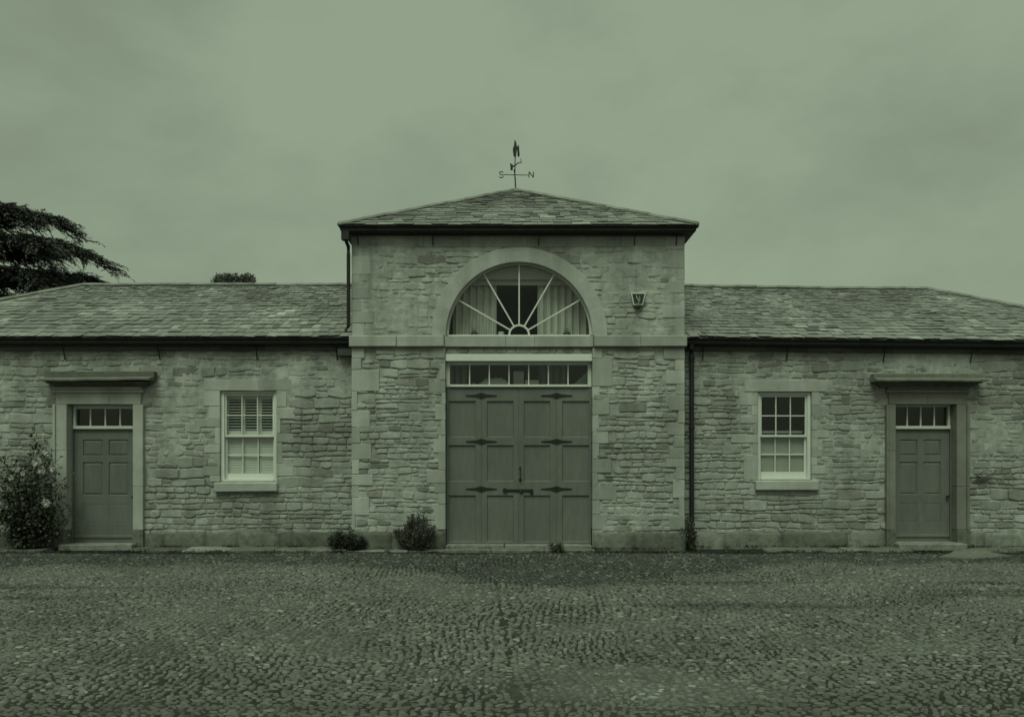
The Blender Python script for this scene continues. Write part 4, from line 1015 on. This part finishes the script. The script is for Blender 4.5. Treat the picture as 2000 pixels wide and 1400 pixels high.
# ------------------------------------------------------------------ cedar behind the left cottage
def cedar():
    nr = np.random.default_rng(5)
    bx, by = fx(-95, 26), 26.0
    t = thing('cedar_tree', 'large dark cedar with layered drooping branches behind the left roof', 'tree', (bx, by, -.1))
    tr = MB(); tr.tube([(bx, by, -.2), (bx+.1, by, 3), (bx-.05, by, 7), (bx+.1, by, 11), (bx+.05, by, 14.2)], [.62, .5, .42, .3, .08], 10); tr.build('trunk', 'bark', t, True)
    tiers = [(13.4, 7.2, 1.0), (11.75, 9.1, 1.1), (10.1, 8.2, .9), (8.2, 8.6, .6), (6.4, 8.0, .5)]
    P = []; Dv = []; T = []; LN = []; limb = MB()
    for z0, Lr, dens in tiers:
        nb = 15
        for k in range(nb):
            a = 2*math.pi*(k+nr.uniform(-.3, .3))/nb
            if k == 0: a = -0.12
            if k == 1: a = -0.5
            Lb = Lr*nr.uniform(.8, 1.02) if k > 1 else Lr
            pts = []
            for i in range(9):
                s = i/8; r_ = Lb*s
                z = z0-.1 + .85*s - 1.5*s**7 + .16*math.sin(s*5+k)*s
                pts.append((bx+r_*math.cos(a)+.25*math.sin(s*4+k), by+r_*math.sin(a)+.2*math.cos(s*5+k*2), z))
            limb.tube(pts, [.14*(1-i/8)+.025 for i in range(9)], 5)
            pv = np.array(pts); tang = np.array([math.cos(a), math.sin(a), 0]); side = np.array([-math.sin(a), math.cos(a), 0])
            # flat side sprays, drooping toward their tips
            ns = int(Lb*10*dens)
            for q in range(ns):
                s = nr.uniform(.16, 1.0)**.8; i = min(int(s*8), 7); f_ = s*8-i; c = pv[i]*(1-f_)+pv[i+1]*f_
                sg = nr.choice((-1, 1)); spread = nr.uniform(.4, 1.5)*(1.15-.55*s)
                dirv = tang*nr.uniform(.35, 1.0)+side*sg*nr.uniform(.25, 1.0); dirv /= np.linalg.norm(dirv)
                # each spray carries a few feathered fronds, every frond with its own shade
                for w_ in range(5):
                    u = nr.random(); p0 = c+dirv*u*spread+np.array([0, 0, .10-.38*(u*spread)**1.5])+nr.normal(0, .12, 3)*np.array([1, 1, .8])
                    ax = dirv*nr.uniform(.5, 1)+tang*.4+nr.normal(0, .35, 3); ax[2] = nr.normal(-.12, .28); ax /= np.linalg.norm(ax)
                    sd_ = np.cross(ax, [0, 0, 1.0]); sd_ /= np.linalg.norm(sd_); fl = nr.uniform(.35, .75); m_ = 13
                    h = np.linspace(0, 1, m_); sgn = np.where(np.arange(m_) % 2, 1.0, -1.0)
                    pos = p0+ax*(h*fl)[:, None]+np.array([0, 0, -.22])*(h**2*fl)[:, None]
                    dd = ax*.9+sd_*(sgn*(.95-.75*h))[:, None]+nr.normal(0, .16, (m_, 3)); dd[:, 2] -= .25*h
                    P.append(pos); Dv.append(dd); T.append(np.full(m_, np.clip(nr.normal(.42, .28), 0, 1))); LN.append((.26-.12*h)*nr.uniform(.8, 1.2, m_))
    P = np.concatenate(P); Dv = np.concatenate(Dv); T = np.concatenate(T); n = len(P)
    Nv = np.tile([0, 0, 1.0], (n, 1))+nr.normal(0, .4, (n, 3))
    limb.build('limb', 'bark', t, True)
    leaves('crown', 'needle', t, P, Dv, Nv, np.concatenate(LN), nr.uniform(.045, .08, n), T)
    print('cedar leaves', n)
cedar()
def far_tree():
    nr = np.random.default_rng(8); y = 20.0; cx = fx(456, y); top = fz(538, y)
    t = thing('conifer_tree', 'small clipped dark treetop just showing above the left cottage ridge', 'tree', (cx, y, -.1))
    MB().tube([(cx, y, -.2), (cx+.03, y, 4), (cx, y, top-.6)], [.2, .15, .05], 8).build('trunk', 'bark', t, True)
    P = []
    for (ox, oz, r_) in ((-.58, -.34, .36), (-.28, -.26, .34), (.05, -.30, .36), (.35, -.36, .32), (.62, -.28, .36), (-.3, -.7, .6), (.35, -.7, .6), (0, -1.3, .95), (0, -2.2, 1.15), (0, -3.2, 1.25)):
        n = int(2200*r_); v = nr.normal(0, 1, (n, 3)); v /= np.linalg.norm(v, axis=1, keepdims=True); v *= (nr.random(n)**.45*r_)[:, None]
        P.append(v+np.array([cx+ox, y, top+oz]))
    P = np.concatenate(P); n = len(P)
    c = np.array([cx, y, top-1.5]); Dv = (P-c)*.4+nr.normal(0, .7, (n, 3))
    leaves('crown', 'needle', t, P, Dv, nr.normal(0, 1, (n, 3)), nr.uniform(.07, .15, n), nr.uniform(.03, .06, n), nr.random(n))
far_tree()

# ------------------------------------------------------------------ rose bush and small plants at the wall foot
def rose_bush():
    nr = np.random.default_rng(21); y = .02
    cx = fx(45, y)
    t = thing('rose_bush', 'tall leafy rose bush with pale open blossoms beside the left cottage door', 'bush', (cx, y, GZ))
    st = MB(); P = []; Dv = []
    tips = [(70, 862), (92, 905), (118, 945), (40, 915), (10, 905), (-15, 900), (122, 1000), (100, 975), (60, 940), (20, 960), (-20, 980), (80, 1010), (30, 1010), (112, 1030), (85, 880), (58, 895), (0, 1010), (62, 985)]
    for (px, py) in tips:
        yy = y+nr.uniform(-.30, .16); bx0 = fx(nr.uniform(30, 72), y); tx, tz = fx(px, yy), fz(py, yy)
        p0 = np.array([bx0, y+nr.uniform(-.05, .05), GZ]); p2 = np.array([tx, yy, tz]); p1 = (p0+p2)/2+np.array([nr.uniform(-.12, .12), nr.uniform(-.1, .05), .18])
        pts = [(1-s)**2*p0+2*s*(1-s)*p1+s*s*p2 for s in np.linspace(0, 1, 9)]
        st.tube(pts, [.012*(1-i/9)+.004 for i in range(9)], 5)
        m_ = 230; s = nr.uniform(.16, 1.05, m_)[:, None]
        c = (1-s)**2*p0+2*s*(1-s)*p1+s*s*p2
        sp = nr.normal(0, 1, (m_, 3)); P.append(c+sp*np.array([.10, .085, .085])); dd = sp+np.array([0, -.5, .1]); Dv.append(dd)
    P = np.concatenate(P); Dv = np.concatenate(Dv)
    P[:, 1] = np.minimum(P[:, 1], YW-.08); P[:, 2] = np.maximum(P[:, 2], GZ+.12); n = len(P)
    st.build('stem', 'bark', t, True)
    Nv = np.tile([0, -.6, 1.0], (n, 1))+nr.normal(0, .5, (n, 3))
    leaves('foliage', 'leaf', t, P, Dv, Nv, nr.uniform(.05, .095, n), nr.uniform(.03, .055, n), nr.random(n)**1.2)
    for (px, py, s) in ((92, 882, .95), (73, 902, 1.1), (82, 917, .95), (105, 912, 1.0), (91, 982, 1.0), (45, 925, .5), (8, 926, .6), (22, 934, .6)):
        yy = y-.34+rng.uniform(-.04, .04); c = Vector((fx(px, yy), yy, fz(py, yy))); mb = MB()
        for ring, (k, r_, tilt) in enumerate(((6, .078, .25), (5, .052, .75), (4, .03, 1.1))):
            for i in range(k):
                a = 2*math.pi*(i+ring*.5)/k+rng.uniform(-.15, .15); u = Vector((math.cos(a), 0, math.sin(a))); v = Vector((-math.sin(a), 0, math.cos(a)))
                r2 = r_*s*rng.uniform(.85, 1.15); fwd = Vector((0, -1, .25)).normalized()
                q = [c, c+u*r2*.5-v*r2*.5+fwd*r2*tilt*.4, c+u*r2*.92-v*r2*.3+fwd*r2*tilt*.9, c+u*r2+fwd*r2*tilt, c+u*r2*.92+v*r2*.3+fwd*r2*tilt*.9, c+u*r2*.5+v*r2*.5+fwd*r2*tilt*.4]
                mb.add(q, [(0, 1, 2, 3), (0, 3, 4, 5)])
        mb.build('blossom', 'petal', t)
rose_bush()
def low_plant(name, label, px0, px1, py0, py1, y, n, ln, wd, spikes, m, seed, cat='plant', up=.6):
    nr = np.random.default_rng(seed); cx = fx((px0+px1)/2, y); hw = (px1-px0)/2*(D+y)/F; zt = fz(py0, y); zb = max(fz(py1, y), GZ)
    t = thing(name, label, cat, (cx, y, zb)); P = []; Dv = []; st = MB(); H = zt-zb
    for k in range(spikes):
        a = nr.uniform(0, 2*math.pi); rr = math.sqrt(nr.random()); ex = cx+hw*.82*rr*math.cos(a); eyy = y+min(hw, .3)*.85*rr*math.sin(a)
        h = H*(nr.uniform(.45, 1.0))*(1-.45*rr**2.5); tip = np.array([ex, eyy, zb+h]); b0 = np.array([cx+(ex-cx)*.3, y+(eyy-y)*.3, zb-.03])
        st.tube([b0, (b0+tip)/2+np.array([(ex-cx)*.12, 0, .0]), tip], [.008, .006, .002], 4)
        m_ = n//spikes; s = nr.uniform(.15, 1.0, m_)[:, None]
        c = b0+(tip-b0)*s; sp = nr.normal(0, 1, (m_, 3)); P.append(c+sp*.035*(1.25-s)); d = sp*.8+np.array([0, 0, up])*2+(tip-b0)*.8; Dv.append(d)
    P = np.concatenate(P); Dv = np.concatenate(Dv); P[:, 2] = np.maximum(P[:, 2], zb); k = len(P)
    st.build('stem', 'bark', t)
    leaves('foliage', m, t, P, Dv, nr.normal(0, 1, (k, 3))+np.array([0, -1, .5]), nr.uniform(.6, 1.2, k)*ln, nr.uniform(.7, 1.2, k)*wd, nr.random(k))
    return t
low_plant('juniper_shrub', 'rounded bristly conifer shrub left of the carriage doors', 758, 862, 1000, 1078, -.16, 6500, .07, .016, 60, 'juniper', 31, 'shrub')
low_plant('dark_shrub', 'low spreading dark shrub in the corner left of the carriage house', 628, 732, 1032, 1074, -.04, 2400, .10, .018, 40, 'dleaf', 32, 'shrub', .05)
low_plant('weed_tuft', 'small green weed growing from the step under the carriage doors', 1066, 1108, 1058, 1081, -.28, 420, .075, .012, 14, 'leaf', 33, 'weed', .5)
low_plant('pipe_weed', 'dark weeds growing round the foot of the black downpipe', 1316, 1366, 1004, 1076, .06, 900, .06, .022, 22, 'leaf', 34, 'weed', .4)

# ------------------------------------------------------------------ weathervane
def weathervane():
    y = apy; X = lambda px: fx(px, y); Z = lambda py: fz(py, y); c = X(1005.5)
    t = thing('weathervane', 'iron weathervane with S and N letters on the roof apex', 'weathervane', (apx, y, apz+.05))
    r_ = .011
    MB().tube([(apx, y, apz+.03), (c, y, Z(342)), (c+.01, y, Z(300)), (c, y, Z(276))], [.018, .014, .011, .006], 6).build('pole', 'iron', t)
    MB().tube([(X(983), y, Z(341.5)), (X(1032), y, Z(342.5))], .009, 5).build('cross_arm', 'iron', t)
    MB().tube([(c-.02, y-.32, Z(342)), (c+.02, y+.32, Z(342))], .009, 5).build('cross_arm', 'iron', t)
    cx, cz, w_, h_ = X(979), Z(341.5), .048, .062
    S = [(.9, .72), (.55, 1), (0, 1.08), (-.6, .98), (-.95, .62), (-.75, .22), (0, 0), (.75, -.22), (.95, -.62), (.6, -.98), (0, -1.08), (-.55, -1), (-.9, -.72)]
    MB().tube([(cx+a*w_, y, cz+b*h_) for a, b in S], r_, 5).build('letter_s', 'iron', t)
    cx = X(1037.5); nl = MB()
    for a, b in (((-1, -1), (-1, 1)), ((-1, 1), (1, -1)), ((1, -1), (1, 1))): nl.tube([(cx+a[0]*w_, y, cz+a[1]*h_), (cx+b[0]*w_, y, cz+b[1]*h_)], r_, 5)
    nl.build('letter_n', 'iron', t)
    # end letter of the arm that points at the viewer, seen edge-on
    MB().cbox(c-.09, c-.045, y-.36, y-.30, Z(343), Z(333), .004).build('letter_edge', 'iron', t)
    # vane turned almost end-on: slanting arrow below, two upright feathers above
    a_ = MB(); a_.tube([(X(998), y-.2, Z(338)), (X(1000), y-.14, Z(331)), (X(1006.5), y, Z(323)), (X(1011), y+.06, Z(317)), (X(1018.5), y+.2, Z(311)), (X(1017), y+.24, Z(302))], [.018, .02, .014, .012, .010, .006], 5)
    a_.tube([(X(1000), y-.14, Z(331)), (X(997), y-.2, Z(328))], .014, 5); a_.tube([(X(998), y-.2, Z(338)), (X(997.5), y-.2, Z(326))], [.008, .014], 5)
    a_.build('arrow', 'iron', t)
    for (p, ya) in (([(1003, 303), (1001.5, 293), (1004, 285), (1005, 275), (1008, 279), (1010, 290), (1008, 304), (1006, 307)], y-.05), ([(1011, 299), (1010, 284), (1013.5, 280), (1015, 299), (1012, 301)], y+.08)):
        MB().prism_y([(X(a), Z(b)) for a, b in p][::1], ya, ya+.10).build('vane_plate', 'iron', t)
weathervane()
# ------------------------------------------------------------------ alarm box on the upper wall
def alarm():
    y = -.03; X = lambda px: fx(px, y-.07); Z = lambda py: fz(py, y-.07); cx = X(1247)
    t = thing('alarm_box', 'white-rimmed shield-shaped alarm box on the wall right of the arch', 'alarm', (cx, y, Z(602)))
    out = [(1238, 595), (1256, 595), (1262, 571), (1232.5, 571)]
    def ofs(d): 
        q = [(1238+d*.5, 595-d), (1256-d*.5, 595-d), (1262-d*1.2, 571+d), (1232.5+d*1.2, 571+d)]; return [(X(a), Z(b)) for a, b in q]
    MB().prism_y(ofs(0), y-.045, y+.03).build('body', 'plastic', t)
    MB().prism_y(ofs(2.1), y-.049, y-.046).build('face_panel', 'dplastic', t)
    # pale swoosh on the dark face
    e_ = MB(); pts = [(1244, 575), (1243, 578), (1246, 583), (1249, 588), (1247.5, 591.5), (1246, 592)]
    e_.tube([(X(a), y-.050, Z(b)) for a, b in pts], [.003, .006, .007, .006, .005, .002], 5); e_.tube([(X(a), y-.050, Z(b)) for a, b in ((1249, 577), (1250, 581), (1250, 587))], [.002, .004, .003], 5)
    e_.build('emblem', 'plastic', t)
    lens = MB(); lens.tube([(cx, y-.02, Z(595)), (cx, y-.02, Z(598)), (cx, y-.02, Z(601.5))], [.075, .065, .03], 12); lens.build('beacon', 'pewter', t, True)
alarm()

# ------------------------------------------------------------------ things seen through the glass
def curtain(px0, px1, y, ztop_, zbot, label, m='curtain', folds=7, seed=1, group=None, gather=0.0):
    r = random.Random(seed); n = 120; x0, x1 = fx(px0, y), fx(px1, y); vs = []; amp = .045
    ph = [r.uniform(0, 6.28) for _ in range(3)]
    for zz, k_ in ((zbot, 1.0), ((zbot+ztop_)/2, .9), (ztop_, .6)):
        for i in range(n+1):
            s = i/n; xx = x0+(x1-x0)*s
            vs.append((xx, y+k_*amp*(math.sin(s*folds*6.28+ph[0])+.4*math.sin(s*folds*13.1+ph[1])), zz))
    m_ = n+1; fs = [(j*m_+i, j*m_+i+1, (j+1)*m_+i+1, (j+1)*m_+i) for j in range(2) for i in range(n)]
    return tag(link_mesh('curtain', vs, fs, [0]*len(fs), m, None, True), label, 'curtain', group)
zc1 = fz(556, .5); zs_ = acz-.02
curtain(884, 970, .41, zc1, zs_, 'pale pleated curtain in the left half of the arched fanlight', seed=3, folds=6, group='curtains in the fanlight')
curtain(1050, 1150, .41, zc1, zs_, 'pale pleated curtain in the right half of the arched fanlight', seed=4, folds=7, group='curtains in the fanlight')
pe = thing('pelmet', 'plain pale pelmet above the curtains in the arched fanlight', 'pelmet', (acx, .38, fz(556, .38)))
zp = fz(546, .24); Rp = RI-.02; a0_ = math.asin((zp-acz-.01)/Rp)
MB().prism_y([(acx+Rp*math.cos(a0_+(math.pi-2*a0_)*k/20), acz+.01+Rp*math.sin(a0_+(math.pi-2*a0_)*k/20)) for k in range(21)], .235, .26, 0).build('pelmet_board', 'card', pe)
MB().cbox(acx-RI*.72, acx+RI*.72, .30, .33, fz(557, .3), zp+.01, .004, 0, 0).build('pelmet_rail', 'card', pe)
tag(MB().cbox(acx-RI-.1, acx+RI+.1, .348, .85, acz-.06, acz-.022, .005, 0, 0).build('window_board', 'linen'), 'inner window board under the arched fanlight', 'shelf')
def lantern(px, label):
    y = .36; c = fx(px, y); z = acz-.02; t = thing('lantern', label, 'lantern', (c, y, z), 'lanterns on the fanlight sill')
    b = MB(); b.cbox(c-.055, c+.055, y-.05, y+.05, z, z+.025, .004)
    for sx_ in (-1, 1):
        for sy in (-1, 1): b.tube([(c+sx_*.045, y+sy*.042, z+.02), (c+sx_*.045, y+sy*.042, z+.13)], .006, 4)
    b.build('frame', 'pewter', t)
    MB().tube([(c, y, z+.125), (c, y, z+.165), (c, y, z+.175)], [.075, .028, .012], 8).build('roof', 'pewter', t)
    MB().tube([(c-.028, y, z+.17), (c-.02, y, z+.205), (c+.02, y, z+.205), (c+.028, y, z+.17)], .005, 4).build('handle', 'pewter', t)
    MB().tube([(c, y, z+.02), (c, y, z+.10)], .032, 8).build('candle', 'wax', t)
lantern(926, 'small lantern on the sill at the left of the arched fanlight')
lantern(1107, 'small lantern on the sill at the right of the arched fanlight')
for px, hgt, lab in ((979, .15, 'pale block candle on the sill left of the fanlight hub'), (1078, .11, 'short pale candle on the sill right of the fanlight hub')):
    c = fx(px, .37); mb = MB(); mb.tube([(c, .37, acz-.02), (c, .37, acz-.02+hgt), (c, .37, acz-.025+hgt)], [.055, .055, .03], 12); mb.tube([(c, .37, acz-.03+hgt), (c+.003, .37, acz+hgt)], .004, 4)
    tag(mb.build('candle', 'wax', None), lab, 'candle', 'candles on the fanlight sill')
# behind the transom light of the carriage doors
ysh = .42; zsh = zt0+.02
tag(MB().cbox(dx0+.02, dx1-.02, .365, .85, zsh-.03, zsh, .004, 0, 0).build('shelf', 'room'), 'shelf behind the glass over the carriage doors', 'shelf')
curtain(875, 912, .55, zt1+.05, zsh, 'dark curtain behind the leftmost panes over the carriage doors', 'dcurtain', 3, 7, 'dark curtains over the carriage doors')
curtain(1052, 1108, .62, zt1+.05, zsh, 'dark curtain behind the right-hand panes over the carriage doors', 'dcurtain', 4, 8, 'dark curtains over the carriage doors')
def cloth_heap():
    nr = np.random.default_rng(3); n, k = 46, 14; x0, x1 = fx(918, .5), fx(1000, .5); vs = []
    for j in range(k):
        for i in range(n):
            s = i/(n-1); u = j/(k-1); prof = [0, .10, .05, .09, .16, .17, .175, .185, .19, .165, .15, .12, 0]
            q = s*(len(prof)-1); a = int(min(q, len(prof)-2)); h = prof[a]+(prof[a+1]-prof[a])*(q-a)
            z = zsh+.004+h*math.sin(math.pi*min(1, u*1.05))**.6*(1+.22*mnoise.noise((s*14, u*6, 1)))+.012*mnoise.noise((s*30, u*12, 2))
            vs.append((x0+(x1-x0)*s, .40+.28*u, max(z, zsh+.002)))
    fs = [(j*n+i, j*n+i+1, (j+1)*n+i+1, (j+1)*n+i) for j in range(k-1) for i in range(n-1)]
    tag(link_mesh('cloth_heap', vs, fs, [0]*len(fs), 'linen', None, True), 'crumpled pale cloth behind the panes over the carriage doors', 'cloth')
cloth_heap()
tag(MB().cbox(fx(1003, .42), fx(1023, .42), .40, .50, zsh+.001, fz(725, .42), .004, 0, 0).build('storage_box', 'card'), 'upright grey box behind the middle pane over the carriage doors', 'box')
mb = MB(); mb.cbox(fx(1026, .42), fx(1052, .42), .42, .56, zsh+.001, fz(745, .42), .004, 0, 0); mb.cbox(fx(1025.5, .42), fx(1052.5, .42), .415, .565, fz(745, .42)+.001, fz(742.5, .42), .003, 0, 0)
tag(mb.build('lidded_box', 'linen'), 'low white lidded box beside the upright grey box over the carriage doors', 'box')
tag(MB().prism_y([(fx(1115, .45), zsh+.001), (fx(1153, .45), zsh+.001), (fx(1153, .45), fz(719, .45))], .44, .46, 0).build('leaning_panel', 'card'), 'grey triangular panel leaning behind the rightmost pane over the carriage doors', 'panel')

# ------------------------------------------------------------------ dry climber twigs on the right wall
def twigs():
    r = random.Random(12); t = thing('climber_stem', 'dry climber twigs clinging to the wall right of the right cottage door', 'climber', (wx(1918), YW-.03, wz(945)))
    for k in range(9):
        px, py = r.uniform(1898, 1912), r.uniform(928, 942); pts = []
        for i in range(6): pts.append((wx(px), YW-.03-r.uniform(0, .02), wz(py))); px += r.uniform(3, 10); py += r.uniform(-6, 5)
        MB().tube(pts, [.007-.001*i for i in range(6)], 4).build('twig', 'bark', t)
twigs()

# ------------------------------------------------------------------ weeds and moss along the foot of the walls
def base_weeds():
    nr = np.random.default_rng(77); P = []; Dv = []; Ln = []
    for k in range(330):
        x = nr.uniform(-9.8, 9.8); centre = XL-.05 < x < XR+.05
        if dx0+.1 < x < dx1-.1 and nr.random() < .6: continue
        y0 = (nr.choice((-.06, -.33)) if centre else nr.choice((YW-.08, -.25)))+nr.normal(0, .02)
        n = int(nr.uniform(6, 40)); sc = nr.uniform(.4, 1.0)
        P.append(np.stack([x+nr.normal(0, .06*sc+.02, n), y0+nr.normal(0, .02, n), np.full(n, -.085 if y0 > -.2 else GZ)+nr.uniform(-.01, .005, n)], 1))
        d = nr.normal(0, .7, (n, 3)); d[:, 2] = nr.uniform(.3, 1.4, n); d[:, 1] -= .3; Dv.append(d); Ln.append(nr.uniform(.025, .075, n)*sc)
    P = np.concatenate(P); Dv = np.concatenate(Dv); Ln = np.concatenate(Ln); n = len(P)
    o = leaves('weeds', 'leaf', None, P, Dv, nr.normal(0, 1, (n, 3)), Ln, Ln*.28, nr.random(n))
    o['kind'] = 'stuff'; o['label'] = 'low weeds and moss along the foot of the walls'; o['category'] = 'weeds'
base_weeds()
